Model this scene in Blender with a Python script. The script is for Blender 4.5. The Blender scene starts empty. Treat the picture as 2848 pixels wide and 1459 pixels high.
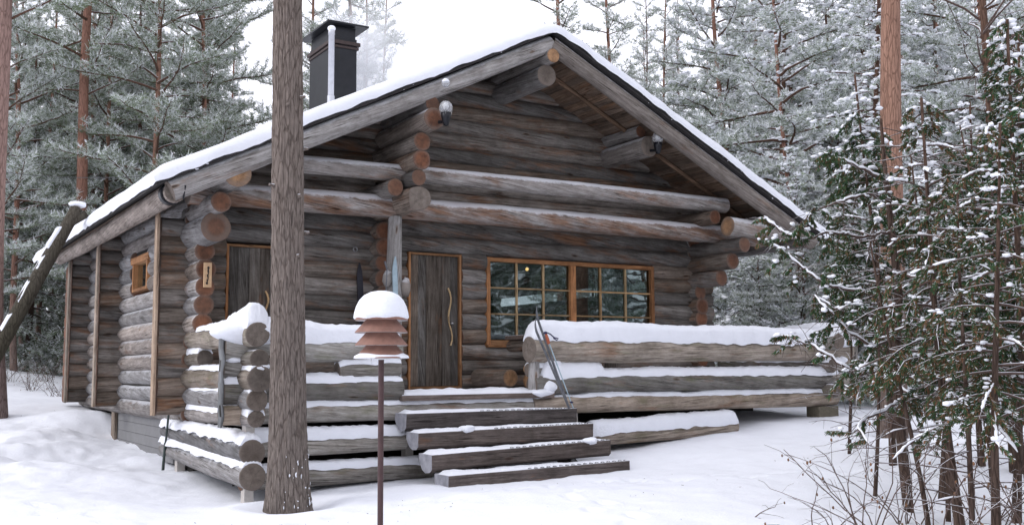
import bpy, math, random
import numpy as np
from mathutils import Vector, Matrix
random.seed(7); RNG = np.random.default_rng(11)
S = bpy.context.scene; COL = S.collection; R = math.radians

# ------------------------------------------------------------------ camera
YAW, PITCH, ROLL = R(31.67), R(5.82), R(-0.386)
FWD = Vector((math.sin(YAW)*math.cos(PITCH), math.cos(YAW)*math.cos(PITCH), math.sin(PITCH)))
RT0 = Vector((math.cos(YAW), -math.sin(YAW), 0)); UP0 = RT0.cross(FWD)
RT = RT0*math.cos(ROLL)+UP0*math.sin(ROLL); UP = -RT0*math.sin(ROLL)+UP0*math.cos(ROLL)
cd = bpy.data.cameras.new('camera'); cam = bpy.data.objects.new('camera', cd); COL.objects.link(cam)
cam.matrix_world = Matrix(((RT.x,UP.x,-FWD.x,0),(RT.y,UP.y,-FWD.y,0),(RT.z,UP.z,-FWD.z,.28),(0,0,0,1)))
cd.sensor_width = 36; cd.lens = 36.68; cd.clip_end = 800; cd.clip_start = .1
S.camera = cam
# ------------------------------------------------------------------ sky, sun, exposure
W = bpy.data.worlds.new('World'); S.world = W; W.use_nodes = True
nt = W.node_tree; bg = nt.nodes['Background']
sky = nt.nodes.new('ShaderNodeTexSky'); sky.sky_type = 'NISHITA'; sky.sun_disc = False
SUN_EL, SUN_AZ = R(38), R(-75)            # azimuth measured from +Y towards +X
sky.sun_elevation = SUN_EL; sky.sun_rotation = SUN_AZ; sky.air_density = 1.0; sky.dust_density = 4.0; sky.ozone_density = 1.0
hs = nt.nodes.new('ShaderNodeHueSaturation'); hs.inputs['Saturation'].default_value = .15
mixs = nt.nodes.new('ShaderNodeMix'); mixs.data_type = 'RGBA'; mixs.inputs[0].default_value = .8
mixs.inputs[7].default_value = (12.7, 12.8, 14.2, 1)     # cloud layer
nt.links.new(sky.outputs[0], hs.inputs['Color']); nt.links.new(hs.outputs[0], mixs.inputs[6])
nt.links.new(mixs.outputs[2], bg.inputs['Color']); bg.inputs['Strength'].default_value = .12
sd = bpy.data.lights.new('sun', 'SUN'); sd.energy = .9; sd.angle = R(25); sd.color = (1, .97, .93)
sun = bpy.data.objects.new('sun', sd); COL.objects.link(sun)
sdir = Vector((math.sin(SUN_AZ)*math.cos(SUN_EL), math.cos(SUN_AZ)*math.cos(SUN_EL), math.sin(SUN_EL)))
sun.rotation_euler = sdir.to_track_quat('Z', 'Y').to_euler()
S.view_settings.view_transform = 'Standard'; S.view_settings.look = 'None'
S.view_settings.exposure = 0.05; S.view_settings.gamma = 1
S.cycles.max_bounces = 7; S.cycles.volume_bounces = 3; S.cycles.transparent_max_bounces = 8

# ------------------------------------------------------------------ noise
def vnoise(x, y, z, seed=0):
    x = np.asarray(x, float); y = np.asarray(y, float)+0*x; z = np.asarray(z, float)+0*x
    xi, yi, zi = np.floor(x), np.floor(y), np.floor(z)
    fx, fy, fz = x-xi, y-yi, z-zi
    fx, fy, fz = fx*fx*(3-2*fx), fy*fy*(3-2*fy), fz*fz*(3-2*fz)
    def h(a, b, c):
        n = (a.astype(np.int64)*73856093) ^ (b.astype(np.int64)*19349663) ^ (c.astype(np.int64)*83492791) ^ (seed*2654435761)
        n = (n ^ (n >> 13)) * 1274126177; n = n ^ (n >> 16)
        return (n & 0xffff)/65535.0
    r = 0
    for dx in (0, 1):
        for dy in (0, 1):
            for dz in (0, 1):
                w = (fx if dx else 1-fx)*(fy if dy else 1-fy)*(fz if dz else 1-fz)
                r = r+w*h(xi+dx, yi+dy, zi+dz)
    return r*2-1
def fbm(x, y, z=0, seed=0, o=4):
    r = 0; a = 1.; f = 1.; t = 0
    for i in range(o):
        r = r+a*vnoise(np.asarray(x)*f, np.asarray(y)*f, np.asarray(z)*f+i*7.3, seed+i); t += a; a *= .5; f *= 2.03
    return r/t

# ------------------------------------------------------------------ materials
def mat(name):
    m = bpy.data.materials.new(name); m.use_nodes = True
    n = m.node_tree; b = n.nodes['Principled BSDF']; return m, n, b
def N(n, t, **k):
    o = n.nodes.new(t)
    for a, v in k.items(): setattr(o, a, v)
    return o
def ramp(n, src, stops, interp='LINEAR'):
    r = n.nodes.new('ShaderNodeValToRGB'); r.color_ramp.interpolation = interp
    e = r.color_ramp.elements
    while len(e) < len(stops): e.new(.5)
    for i, (p, c) in enumerate(stops):
        e[i].position = p; e[i].color = (*c, 1) if len(c) == 3 else c
    n.links.new(src, r.inputs[0]); return r.outputs[0]
def noise(n, vec, scale, detail=4, rough=.6, w=None):
    t = n.nodes.new('ShaderNodeTexNoise'); t.inputs['Scale'].default_value = scale
    t.inputs['Detail'].default_value = detail; t.inputs['Roughness'].default_value = rough
    n.links.new(vec, t.inputs['Vector']); return t.outputs['Fac']
def mixc(n, fac, a, b, mode='MIX'):
    m = n.nodes.new('ShaderNodeMix'); m.data_type = 'RGBA'; m.blend_type = mode
    for i, v in ((0, fac), (6, a), (7, b)):
        if hasattr(v, 'is_output'): n.links.new(v, m.inputs[i])
        else: m.inputs[i].default_value = v if i == 0 else (*v, 1)
    return m.outputs[2]
def math_(n, op, a, b=None, clamp=False):
    m = n.nodes.new('ShaderNodeMath'); m.operation = op; m.use_clamp = clamp
    for i, v in ((0, a), (1, b)):
        if v is None: continue
        if hasattr(v, 'is_output'): n.links.new(v, m.inputs[i])
        else: m.inputs[i].default_value = v
    return m.outputs[0]
def bump(n, b, h, strength, dist):
    u = n.nodes.new('ShaderNodeBump'); u.inputs['Strength'].default_value = strength; u.inputs['Distance'].default_value = dist
    n.links.new(h, u.inputs['Height'])
    n.links.new(u.outputs[0], b.inputs['Normal']); return u
def uvvec(n, su, sv, layer='UVMap'):
    """(along * su, around * sv, random) from the log UVs"""
    a = N(n, 'ShaderNodeUVMap', uv_map='UVMap'); r = N(n, 'ShaderNodeUVMap', uv_map='Rnd')
    s = N(n, 'ShaderNodeSeparateXYZ'); s2 = N(n, 'ShaderNodeSeparateXYZ'); c = N(n, 'ShaderNodeCombineXYZ')
    n.links.new(a.outputs[0], s.inputs[0]); n.links.new(r.outputs[0], s2.inputs[0])
    sh = math_(n, 'MULTIPLY', math_(n, 'SUBTRACT', s2.outputs[1], .35), .22)
    vv = math_(n, 'ADD', s.outputs[1], math_(n, 'MULTIPLY', s.outputs[0], sh))
    n.links.new(math_(n, 'MULTIPLY', s.outputs[0], su), c.inputs[0]); n.links.new(math_(n, 'MULTIPLY', vv, sv), c.inputs[1])
    n.links.new(math_(n, 'MULTIPLY', s2.outputs[0], 37.0), c.inputs[2])
    return c.outputs[0], s2.outputs[0], s2.outputs[1]
def snow_mask(n, lo, hi, scale=9, thr=.5, soft=.08):
    """settled snow / frost on faces that look up"""
    g = N(n, 'ShaderNodeNewGeometry'); s = N(n, 'ShaderNodeSeparateXYZ'); n.links.new(g.outputs['Normal'], s.inputs[0])
    mr = N(n, 'ShaderNodeMapRange'); n.links.new(s.outputs[2], mr.inputs[0])
    mr.inputs[1].default_value = lo; mr.inputs[2].default_value = hi; mr.inputs[3].default_value = 0; mr.inputs[4].default_value = 1
    nz = noise(n, g.outputs['Position'], scale, 6, .7)
    t = math_(n, 'ADD', mr.outputs[0], nz)
    mr2 = N(n, 'ShaderNodeMapRange'); n.links.new(t, mr2.inputs[0])
    mr2.inputs[1].default_value = 1-thr+.5-soft; mr2.inputs[2].default_value = 1-thr+.5+soft
    return mr2.outputs[0]

def wood_mat(name, c_lo, c_mid, c_hi, orange=.25, frost=None, green=0, stripe=1.0, frostamt=.8):
    m, n, b = mat(name)
    v, rnd, rnd2 = uvvec(n, 1.1, 14*stripe); v2, _, _ = uvvec(n, .9, 4); v3, _, _ = uvvec(n, .45, 30); v4,_,_ = uvvec(n, 6, 60)
    a = noise(n, v, 2.2, 6, .65)
    base = ramp(n, a, [(.3, c_lo), (.5, c_mid), (.7, c_hi)])
    br = math_(n, 'MULTIPLY_ADD', rnd, .75); br.node.inputs[2].default_value = .62
    cc = N(n, 'ShaderNodeCombineXYZ'); [n.links.new(br, cc.inputs[i]) for i in range(3)]
    base = mixc(n, 1.0, base, cc.outputs[0], 'MULTIPLY')
    base = mixc(n, 1.0, base, ramp(n, rnd2, [(.0, (1.12, .99, .88)), (.45, (1.0, 1.0, 1.0)), (1.0, (.95, 1.0, 1.05))]), 'MULTIPLY')
    gp = N(n, 'ShaderNodeNewGeometry'); bl = noise(n, gp.outputs['Position'], 3.3, 5, .65)
    base = mixc(n, 1.0, base, ramp(n, bl, [(.28, (.68, .66, .64)), (.5, (1, 1, 1)), (.72, (1.25, 1.24, 1.24))]), 'MULTIPLY')
    f2 = noise(n, v4, 3, 3, .6)
    base = mixc(n, 1.0, base, ramp(n, f2, [(.3, (.80, .79, .78)), (.7, (1.16, 1.16, 1.17))]), 'MULTIPLY')
    # warm inner wood where the grey skin has worn off
    o = noise(n, v2, 1.3, 5, .7)
    om = ramp(n, o, [(.62-.22*orange, (0, 0, 0)), (.80-.22*orange, (1, 1, 1))])
    om2 = math_(n, 'MULTIPLY', om, .75)
    oc = ramp(n, a, [(.35, (.10, .040, .018)), (.65, (.30, .135, .055))])
    base = mixc(n, om2, base, oc)
    if green:
        gm = ramp(n, noise(n, v2, 2.3, 4, .6), [(.55, (0, 0, 0)), (.68, (1, 1, 1))])
        base = mixc(n, math_(n, 'MULTIPLY', gm, green), base, (.11, .12, .035))
    # drying cracks, thin and long
    ck = noise(n, v3, 1.6, 3, .5)
    cr = ramp(n, ck, [(.474, (1, 1, 1)), (.492, (.22, .2, .18)), (.508, (.22, .2, .18)), (.526, (1, 1, 1))])
    gate = ramp(n, noise(n, v2, 2.0, 2, .5), [(.48, (0, 0, 0)), (.56, (1, 1, 1))])
    base = mixc(n, gate, base, mixc(n, 1.0, base, cr, 'MULTIPLY'))
    # knots
    vo = N(n, 'ShaderNodeTexVoronoi'); kv, _, _ = uvvec(n, 1.4, 4.5); n.links.new(kv, vo.inputs['Vector']); vo.inputs['Scale'].default_value = 1.0
    kn = ramp(n, vo.outputs['Distance'], [(.04, (.25, .2, .17)), (.075, (.75, .6, .5)), (.11, (1, 1, 1))])
    base = mixc(n, 1.0, base, kn, 'MULTIPLY')
    if frost:
        fm = snow_mask(n, frost[0], frost[1], 7, frost[2], .12)
        base = mixc(n, math_(n, 'MULTIPLY', fm, frostamt), base, (.80, .82, .88))
    n.links.new(base, b.inputs['Base Color']); b.inputs['Roughness'].default_value = .82
    b.inputs['Specular IOR Level'].default_value = .25
    h = math_(n, 'ADD', a, math_(n, 'MULTIPLY', f2, .5))
    h = math_(n, 'ADD', h, math_(n, 'MULTIPLY', cr, .8))
    bump(n, b, h, .5, .012)
    return m
def end_mat(name, c1, c2, dark=.4):
    m, n, b = mat(name)
    a = N(n, 'ShaderNodeUVMap', uv_map='UVMap'); r = N(n, 'ShaderNodeUVMap', uv_map='Rnd')
    g = N(n, 'ShaderNodeNewGeometry')
    nz = noise(n, g.outputs['Position'], 11, 5, .65)
    ln = N(n, 'ShaderNodeVectorMath', operation='LENGTH'); n.links.new(a.outputs[0], ln.inputs[0])
    s = math_(n, 'ADD', math_(n, 'MULTIPLY', ln.outputs['Value'], 620), math_(n, 'MULTIPLY', nz, 14))
    rg = math_(n, 'SINE', s)
    base = mixc(n, math_(n, 'MULTIPLY_ADD', rg, .18), c1, c2); base.node.inputs[0].links[0].from_node.inputs[2].default_value = .45
    base = mixc(n, 1.0, base, ramp(n, nz, [(.3, (.45, .42, .4)), (.62, (1.15, 1.15, 1.15))]), 'MULTIPLY')
    sr = N(n, 'ShaderNodeSeparateXYZ'); n.links.new(r.outputs[0], sr.inputs[0])
    br = math_(n, 'MULTIPLY_ADD', sr.outputs[0], .6); br.node.inputs[2].default_value = .65
    cc = N(n, 'ShaderNodeCombineXYZ'); [n.links.new(br, cc.inputs[i]) for i in range(3)]
    base = mixc(n, 1.0, base, cc.outputs[0], 'MULTIPLY')
    sa = N(n, 'ShaderNodeSeparateXYZ'); n.links.new(a.outputs[0], sa.inputs[0])
    an = math_(n, 'ARCTAN2', sa.outputs[1], sa.outputs[0]); an = math_(n, 'ADD', an, math_(n, 'MULTIPLY', sr.outputs[1], 6.0))
    ck = math_(n, 'ABSOLUTE', math_(n, 'SINE', math_(n, 'MULTIPLY', math_(n, 'ADD', an, math_(n, 'MULTIPLY', nz, .5)), 2.5)))
    base = mixc(n, 1.0, base, ramp(n, ck, [(.0, (.25, .22, .2)), (.07, (1, 1, 1))]), 'MULTIPLY')
    base = mixc(n, math_(n, 'MULTIPLY', sr.outputs[1], .35), base, (.15, .11, .085))
    edge = N(n, 'ShaderNodeMapRange'); n.links.new(math_(n, 'ADD', ln.outputs['Value'], math_(n, 'MULTIPLY', nz, .05)), edge.inputs[0]); edge.inputs[1].default_value = .105; edge.inputs[2].default_value = .15
    base = mixc(n, math_(n, 'MULTIPLY', edge.outputs[0], .55), base, (.16, .13, .11))
    n.links.new(base, b.inputs['Base Color']); b.inputs['Roughness'].default_value = .85
    bump(n, b, math_(n, 'ADD', math_(n, 'MULTIPLY', rg, .1), nz), .5, .01)
    return m
def plain(name, c, rough=.6, metal=0, var=.25, scale=20, bmp=.2, frost=None, spec=.4):
    m, n, b = mat(name); g = N(n, 'ShaderNodeNewGeometry')
    nz = noise(n, g.outputs['Position'], scale, 5, .65)
    base = ramp(n, nz, [(.3, tuple(x*(1-var) for x in c)), (.7, tuple(min(1, x*(1+var)) for x in c))])
    if frost:
        base = mixc(n, math_(n, 'MULTIPLY', snow_mask(n, frost[0], frost[1], 12, frost[2], .1), .9), base, (.82, .84, .9))
    n.links.new(base, b.inputs['Base Color']); b.inputs['Roughness'].default_value = rough; b.inputs['Metallic'].default_value = metal
    b.inputs['Specular IOR Level'].default_value = spec
    bump(n, b, nz, bmp, .01); return m
def snow_mat(name, c=(.85, .87, .93), s1=7, s2=60, bs=.55):
    m, n, b = mat(name); g = N(n, 'ShaderNodeNewGeometry')
    a = noise(n, g.outputs['Position'], s1, 6, .6); d = noise(n, g.outputs['Position'], s2, 4, .7)
    base = ramp(n, a, [(.3, tuple(x*.955 for x in c)), (.7, c)])
    n.links.new(base, b.inputs['Base Color']); b.inputs['Roughness'].default_value = .75
    b.inputs['Specular IOR Level'].default_value = .2
    try:
        b.inputs['Subsurface Weight'].default_value = 0
    except KeyError: pass
    d2 = noise(n, g.outputs['Position'], 190, 2, .6)
    bump(n, b, math_(n, 'ADD', math_(n, 'ADD', a, math_(n, 'MULTIPLY', d, .45)), math_(n, 'MULTIPLY', d2, .18)), bs, .035); return m

M_SNOW = snow_mat('snow'); M_GSNOW = snow_mat('ground_snow', (.85, .87, .93), 3.0, 38, .5)
M_LOG = wood_mat('weathered_log', (.16, .145, .135), (.245, .23, .218), (.345, .33, .32), .10, (.05, .9, .42), frostamt=.45)
M_LOGW = wood_mat('side_log', (.15, .138, .132), (.235, .222, .215), (.33, .32, .315), .08, (.0, 1.0, .38), frostamt=.45)
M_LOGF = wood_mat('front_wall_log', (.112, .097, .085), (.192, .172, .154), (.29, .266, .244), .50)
M_LOGR = wood_mat('rail_log', (.16, .142, .122), (.25, .228, .20), (.35, .33, .30), .22, (.55, 1.0, .42), green=.35)
M_BEAM = wood_mat('beam_log', (.18, .155, .138), (.27, .24, .218), (.37, .345, .325), .50, (.0, .8, .52), frostamt=.6)
M_END = end_mat('orange_log_end', (.12, .045, .022), (.22, .088, .042))
M_ENDG = end_mat('grey_log_end', (.12, .10, .085), (.20, .17, .145))
M_ENDP = end_mat('pale_log_end', (.32, .17, .08), (.45, .26, .13))
M_STEP = wood_mat('step_log', (.068, .057, .054), (.11, .095, .09), (.17, .15, .142), .05, (.55, 1, .42))
M_STEPEND = plain('step_end', (.30, .30, .33), .8, 0, .3, 9, .3)
M_PLANK = wood_mat('door_plank', (.072, .06, .05), (.125, .11, .096), (.205, .188, .17), .08)
M_BOARD = wood_mat('ceiling_board', (.085, .060, .045), (.15, .11, .082), (.23, .17, .13), .3)
M_FRAME = wood_mat('orange_frame', (.22, .11, .05), (.30, .155, .075), (.37, .205, .105), 0)
M_MUNT = wood_mat('muntin_wood', (.30, .20, .10), (.42, .29, .16), (.5, .36, .2), 0)
M_TRIM = wood_mat('trim_board', (.19, .15, .115), (.27, .22, .175), (.38, .32, .27), .15)
M_GREYB = wood_mat('grey_board', (.20, .20, .195), (.28, .28, .275), (.36, .36, .36), 0)
M_PALE = plain('pale_post', (.50, .47, .44), .85, 0, .15, 9)
M_FOUND = plain('foundation_plank', (.20, .20, .205), .85, 0, .10, 5)
M_BLACK = plain('black_sheet', (.013, .014, .018), .38, .3, .3, 6, .05)
M_FELT = plain('roof_felt', (.035, .032, .032), .8, 0, .4, 40, .5, frost=(.0, 1, .30))
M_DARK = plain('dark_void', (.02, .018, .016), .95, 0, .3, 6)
M_PIPE = plain('zinc_pipe', (.55, .56, .60), .45, .5, .1, 12, .05)
M_RUST = plain('lamp_brown', (.235, .12, .09), .6, 0, .18, 22, .1, frost=(.55, 1.05, .25))
M_POLE = plain('pole_brown', (.065, .034, .034), .5, .1, .2, 18, .1)
M_LAMPW = plain('lamp_white_underside', (.75, .75, .76), .5, 0, .05)
M_BLUE = plain('blue_plastic', (.01, .012, .06), .45, 0, .2)
M_ORNG = plain('orange_grip', (.38, .10, .05), .5, 0, .15)
M_SKI = plain('pale_blue_ski', (.34, .44, .50), .4, 0, .12)
M_SKIE = plain('grey_ski', (.13, .135, .15), .5, .1, .4)
M_SKIB = plain('dark_ski', (.006, .006, .015), .35, 0, .3)
M_METAL = plain('steel', (.35, .35, .36), .35, .9, .1)
M_INT = plain('interior_wood', (.11, .07, .045), .7, 0, .3, 5)
M_SIGN = plain('sign_wood', (.52, .34, .20), .7, 0, .12, 30)
M_INK = plain('sign_ink', (.015, .012, .012), .7, 0, .1)
M_TWIG = plain('twig_bark', (.085, .055, .045), .85, 0, .3, 30, .4, frost=(.5, 1.0, .55))
M_GLASSB, n, b = mat('lamp_glass'); b.inputs['Base Color'].default_value = (.9, .92, .95, 1); b.inputs['Roughness'].default_value = .12
b.inputs['Transmission Weight'].default_value = .75; b.inputs['IOR'].default_value = 1.35
M_BULB, n, b = mat('warm_bulb'); b.inputs['Emission Color'].default_value = (1, .55, .18, 1); b.inputs['Emission Strength'].default_value = 5
# window glass: reflects the woods, shows a dim room
M_GLASS, n, b = mat('window_glass'); n.nodes.remove(b)
gl = N(n, 'ShaderNodeBsdfGlossy'); gl.inputs['Roughness'].default_value = .015; gl.inputs['Color'].default_value = (.85, .95, .95, 1)
tr = N(n, 'ShaderNodeBsdfTransparent'); tr.inputs['Color'].default_value = (.50, .56, .56, 1)
mx = N(n, 'ShaderNodeMixShader'); fr = N(n, 'ShaderNodeFresnel'); fr.inputs['IOR'].default_value = 1.5
fm = math_(n, 'MULTIPLY_ADD', fr.outputs[0], 2.2); fm.node.inputs[2].default_value = .03
gg = N(n, 'ShaderNodeNewGeometry'); bn = N(n, 'ShaderNodeBump'); bn.inputs['Strength'].default_value = .25; bn.inputs['Distance'].default_value = .01
n.links.new(noise(n, gg.outputs['Position'], 1.6, 2, .5), bn.inputs['Height']); n.links.new(bn.outputs[0], gl.inputs['Normal'])
n.links.new(fm, mx.inputs[0]); n.links.new(tr.outputs[0], mx.inputs[1]); n.links.new(gl.outputs[0], mx.inputs[2])
n.links.new(mx.outputs[0], n.nodes['Material Output'].inputs[0])

def bark_mat(name, low, high, hsplit, frost=None, scale=1.0):
    m, n, b = mat(name); t = N(n, 'ShaderNodeTexCoord'); mp = N(n, 'ShaderNodeMapping')
    mp.inputs['Scale'].default_value = (11*scale, 11*scale, 1.7*scale); n.links.new(t.outputs['Object'], mp.inputs[0])
    vo = N(n, 'ShaderNodeTexVoronoi', feature='DISTANCE_TO_EDGE'); n.links.new(mp.outputs[0], vo.inputs['Vector']); vo.inputs['Scale'].default_value = 2.2
    nz = noise(n, mp.outputs[0], 1.1, 6, .7); nz2 = noise(n, mp.outputs[0], 5, 5, .7)
    s = N(n, 'ShaderNodeSeparateXYZ'); n.links.new(t.outputs['Object'], s.inputs[0])
    hh = math_(n, 'ADD', s.outputs[2], math_(n, 'MULTIPLY', nz, hsplit[1]))
    mr = N(n, 'ShaderNodeMapRange'); n.links.new(hh, mr.inputs[0]); mr.inputs[1].default_value = hsplit[0]; mr.inputs[2].default_value = hsplit[0]+hsplit[1]
    lo = ramp(n, nz2, [(.3, tuple(x*.55 for x in low)), (.52, low), (.72, tuple(min(1, x*1.5) for x in low))])
    hi = ramp(n, nz2, [(.3, tuple(x*.7 for x in high)), (.7, tuple(x*1.3 for x in high))])
    base = mixc(n, mr.outputs[0], lo, hi)
    ck = ramp(n, vo.outputs[0], [(.0, (.35, .3, .28)), (.09, (1, 1, 1))])
    base = mixc(n, .6, base, mixc(n, 1.0, base, ck, 'MULTIPLY'))
    if frost: base = mixc(n, snow_mask(n, frost[0], frost[1], 14, frost[2], .06), base, (.84, .86, .92))
    n.links.new(base, b.inputs['Base Color']); b.inputs['Roughness'].default_value = .9; b.inputs['Specular IOR Level'].default_value = .2
    bump(n, b, math_(n, 'ADD', ck, nz2), .7, .02); return m
M_BARK = bark_mat('pine_bark', (.15, .115, .10), (.25, .145, .105), (3.0, 3.0))
M_BARKR = bark_mat('red_pine_bark', (.19, .14, .12), (.28, .15, .11), (2.0, 3.0))
M_BARKD = bark_mat('dark_bark', (.085, .058, .046), (.12, .07, .05), (3, 3), frost=(.45, 1.0, .45))
M_BARKF = bark_mat('near_pine_bark', (.175, .148, .132), (.19, .155, .135), (2, 4), frost=(.15, .9, .34), scale=1.0)
M_BARKM = bark_mat('mossy_bark', (.05, .045, .03), (.08, .07, .055), (1, 2), frost=(.5, .95, .5))

def leaf(name, c, var=.35, tl=.0):
    m, n, b = mat(name); g = N(n, 'ShaderNodeNewGeometry')
    w = N(n, 'ShaderNodeTexWhiteNoise', noise_dimensions='1D') if False else None
    nz = noise(n, g.outputs['Position'], 1.7, 4, .7)
    base = ramp(n, nz, [(.3, tuple(x*(1-var) for x in c)), (.7, tuple(min(.95, x*(1+var)) for x in c))])
    n.links.new(base, b.inputs['Base Color']); b.inputs['Roughness'].default_value = .7; b.inputs['Specular IOR Level'].default_value = .2
    return m
M_NEED = leaf('pine_needles', (.155, .195, .115)); M_NEEDF = leaf('frosted_needles', (.48, .52, .48), .2)
M_NEEDG = leaf('juniper_green', (.040, .085, .036), .5); M_NEEDB = leaf('brown_needles', (.17, .09, .05), .4)
M_FROST = leaf('frost_on_needles', (.80, .82, .86), .05)
M_TSNOW = snow_mat('branch_snow', (.86, .875, .92), 4, 50, .2)

# ------------------------------------------------------------------ mesh building
class MB:
    def __init__(s): s.v = []; s.f = []; s.m = []; s.uv = []; s.rn = []; s.sm = []; s.n = 0
    def add(s, vs, fs, mi=0, uvs=None, rnd=None, smooth=True):
        o = s.n; s.v.extend(vs); s.n += len(vs)
        if rnd is None: rnd = (random.random(), random.random())
        for i, f in enumerate(fs):
            s.f.append(tuple(o+k for k in f)); s.m.append(mi); s.sm.append(smooth)
            s.uv.append(uvs[i] if uvs else [(0, 0)]*len(f)); s.rn.append(rnd)
    def box(s, a, b, mi=0, along=0, rnd=None, M=None, bev=0):
        (x0, y0, z0), (x1, y1, z1) = a, b
        if x0 > x1: x0, x1 = x1, x0
        if y0 > y1: y0, y1 = y1, y0
        if z0 > z1: z0, z1 = z1, z0
        P = [(x, y, z) for x in (x0, x1) for y in (y0, y1) for z in (z0, z1)]
        F = [(0, 1, 3, 2), (4, 6, 7, 5), (0, 4, 5, 1), (2, 3, 7, 6), (0, 2, 6, 4), (1, 5, 7, 3)]
        ax = {0: (1, 2), 1: (0, 2), 2: (0, 1)}[along]
        uvs = [[(P[k][along], P[k][ax[0]]+P[k][ax[1]]) for k in f] for f in F]
        Q = [tuple(M @ Vector(p)) for p in P] if M else P
        s.add(Q, F, mi, uvs, rnd, False)
    def build(s, name, mats, parent=None, bevel=0):
        me = bpy.data.meshes.new(name); me.from_pydata([tuple(p) for p in s.v], [], s.f)
        for m in (mats if isinstance(mats, (list, tuple)) else [mats]): me.materials.append(m)
        me.polygons.foreach_set('material_index', s.m); me.polygons.foreach_set('use_smooth', s.sm)
        u = me.uv_layers.new(name='UVMap'); u2 = me.uv_layers.new(name='Rnd')
        u.data.foreach_set('uv', np.array([c for q in s.uv for c in q], float).ravel())
        u2.data.foreach_set('uv', np.array([s.rn[i] for i, f in enumerate(s.f) for _ in f], float).ravel())
        me.update(); o = bpy.data.objects.new(name, me); COL.objects.link(o)
        if parent: o.parent = parent; o.matrix_parent_inverse = Matrix.Translation(-parent.location)
        if bevel:
            bm = o.modifiers.new('bevel', 'BEVEL'); bm.width = bevel; bm.segments = 2; bm.limit_method = 'ANGLE'
        return o
def V(*a): return Vector(a)
def frame(d):
    d = d.normalized()
    if abs(d.z) > .9: side = Vector((1, 0, 0)); side = (side-d*side.dot(d)).normalized(); up = side.cross(d)
    else: side = d.cross(Vector((0, 0, 1))).normalized(); up = side.cross(d)
    return side, up
def log(mb, p0, p1, r0, r1=None, seg=16, lump=.05, bend=.012, mw=0, me0=1, me1=1, step=.13, knots=True, flat=None, arc=None):
    """a log along p0-p1; uv = (metres along, metres around)"""
    p0, p1 = Vector(p0), Vector(p1); r1 = r1 or r0; d = p1-p0; L = d.length; n = max(2, int(L/step)); side, up = frame(d); d.normalize()
    rnd = (random.random(), random.random()); sd = random.randint(0, 9999); ph = random.random()*6
    t = np.linspace(0, 1, n+1); th = np.linspace(0, 2*math.pi, seg+1)
    T, TH = np.meshgrid(t, th, indexing='ij')
    rad = (r0+(r1-r0)*T)*(1+lump*fbm(T*L*1.4, np.cos(TH)*1.2+5, np.sin(TH)*1.2+sd*.37, sd % 97, 3)*1.6)
    rad[:, -1] = rad[:, 0]
    if flat:                                             # cut flat on top (half log)
        pass
    bx = bend*np.sin(T*3.1*1+ph)*min(1, L/3); bz = bend*np.sin(T*4.3+ph*2)*min(1, L/3)
    X = rad*np.sin(TH)+bx; Z = -rad*np.cos(TH)+bz
    if flat: Z = np.minimum(Z, flat)
    vs = []
    for i in range(n+1):
        for j in range(seg):
            q = p0+d*(L*t[i])+side*X[i, j]+up*Z[i, j]; vs.append(q)
    fs, uvs = [], []; u0 = random.random()*50; vr = 2*math.pi*r0/seg
    for i in range(n):
        for j in range(seg):
            k = (j+1) % seg
            fs.append((i*seg+j, i*seg+k, (i+1)*seg+k, (i+1)*seg+j))
            a, b_ = u0+L*t[i], u0+L*t[i+1]; uvs.append([(a, j*vr), (a, (j+1)*vr), (b_, (j+1)*vr), (b_, j*vr)])
    mb.add(vs, fs, mw, uvs, rnd)
    for e, (i, mi, sg) in enumerate(((0, me0, -1), (n, me1, 1))):
        if mi is None: continue
        ring = [vs[i*seg+j] for j in range(seg)]; c = sum(ring, Vector())/seg
        rin = [c+(q-c)*.93+d*(.008*sg) for q in ring]
        allv = ring+rin+[c+d*.010*sg]
        F = []; U = []
        def uv_(q): w = q-c; return (w.dot(side), w.dot(up))
        for j in range(seg):
            k = (j+1) % seg
            f1 = (j, k, seg+k, seg+j); f2 = (seg+j, seg+k, 2*seg)
            if sg < 0: f1 = f1[::-1]; f2 = f2[::-1]
            for f in (f1, f2): F.append(f); U.append([uv_(allv[q]) for q in f])
        mb.add(allv, F, mi, U, rnd, False)
def tube(mb, pts, rads, seg=6, mi=0, cap=True):
    pts = [Vector(p) for p in pts]; n = len(pts); vs = []; side = None
    for i, p in enumerate(pts):
        d = (pts[min(n-1, i+1)]-pts[max(0, i-1)]).normalized()
        if side is None: side, up = frame(d)
        else: side = (side-d*side.dot(d)).normalized(); up = side.cross(d)
        for j in range(seg):
            a = 2*math.pi*j/seg; vs.append(p+side*(math.cos(a)*rads[i])+up*(math.sin(a)*rads[i]))
    fs = [(i*seg+j, i*seg+(j+1) % seg, (i+1)*seg+(j+1) % seg, (i+1)*seg+j) for i in range(n-1) for j in range(seg)]
    uvs = [[(i*.1, j*.02)]*4 for i in range(n-1) for j in range(seg)]
    mb.add(vs, fs, mi, uvs)
    if cap: mb.add([*vs[:seg]], [tuple(range(seg))[::-1]], mi); mb.add([*vs[-seg:]], [tuple(range(seg))], mi)
def lathe(mb, c, prof, seg=28, mi=0, smooth=True, jit=0):
    c = Vector(c); vs = []; sd = random.random()*50
    for r, z in prof:
        for j in range(seg):
            a = 2*math.pi*j/seg; rr = r*(1+jit*float(vnoise(math.cos(a)*1.7+sd, math.sin(a)*1.7, z*6, 3)))
            vs.append(c+V(rr*math.cos(a), rr*math.sin(a), z))
    fs = [(i*seg+j, i*seg+(j+1) % seg, (i+1)*seg+(j+1) % seg, (i+1)*seg+j) for i in range(len(prof)-1) for j in range(seg)]
    mb.add(vs, fs, mi, None, None, smooth)
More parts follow.
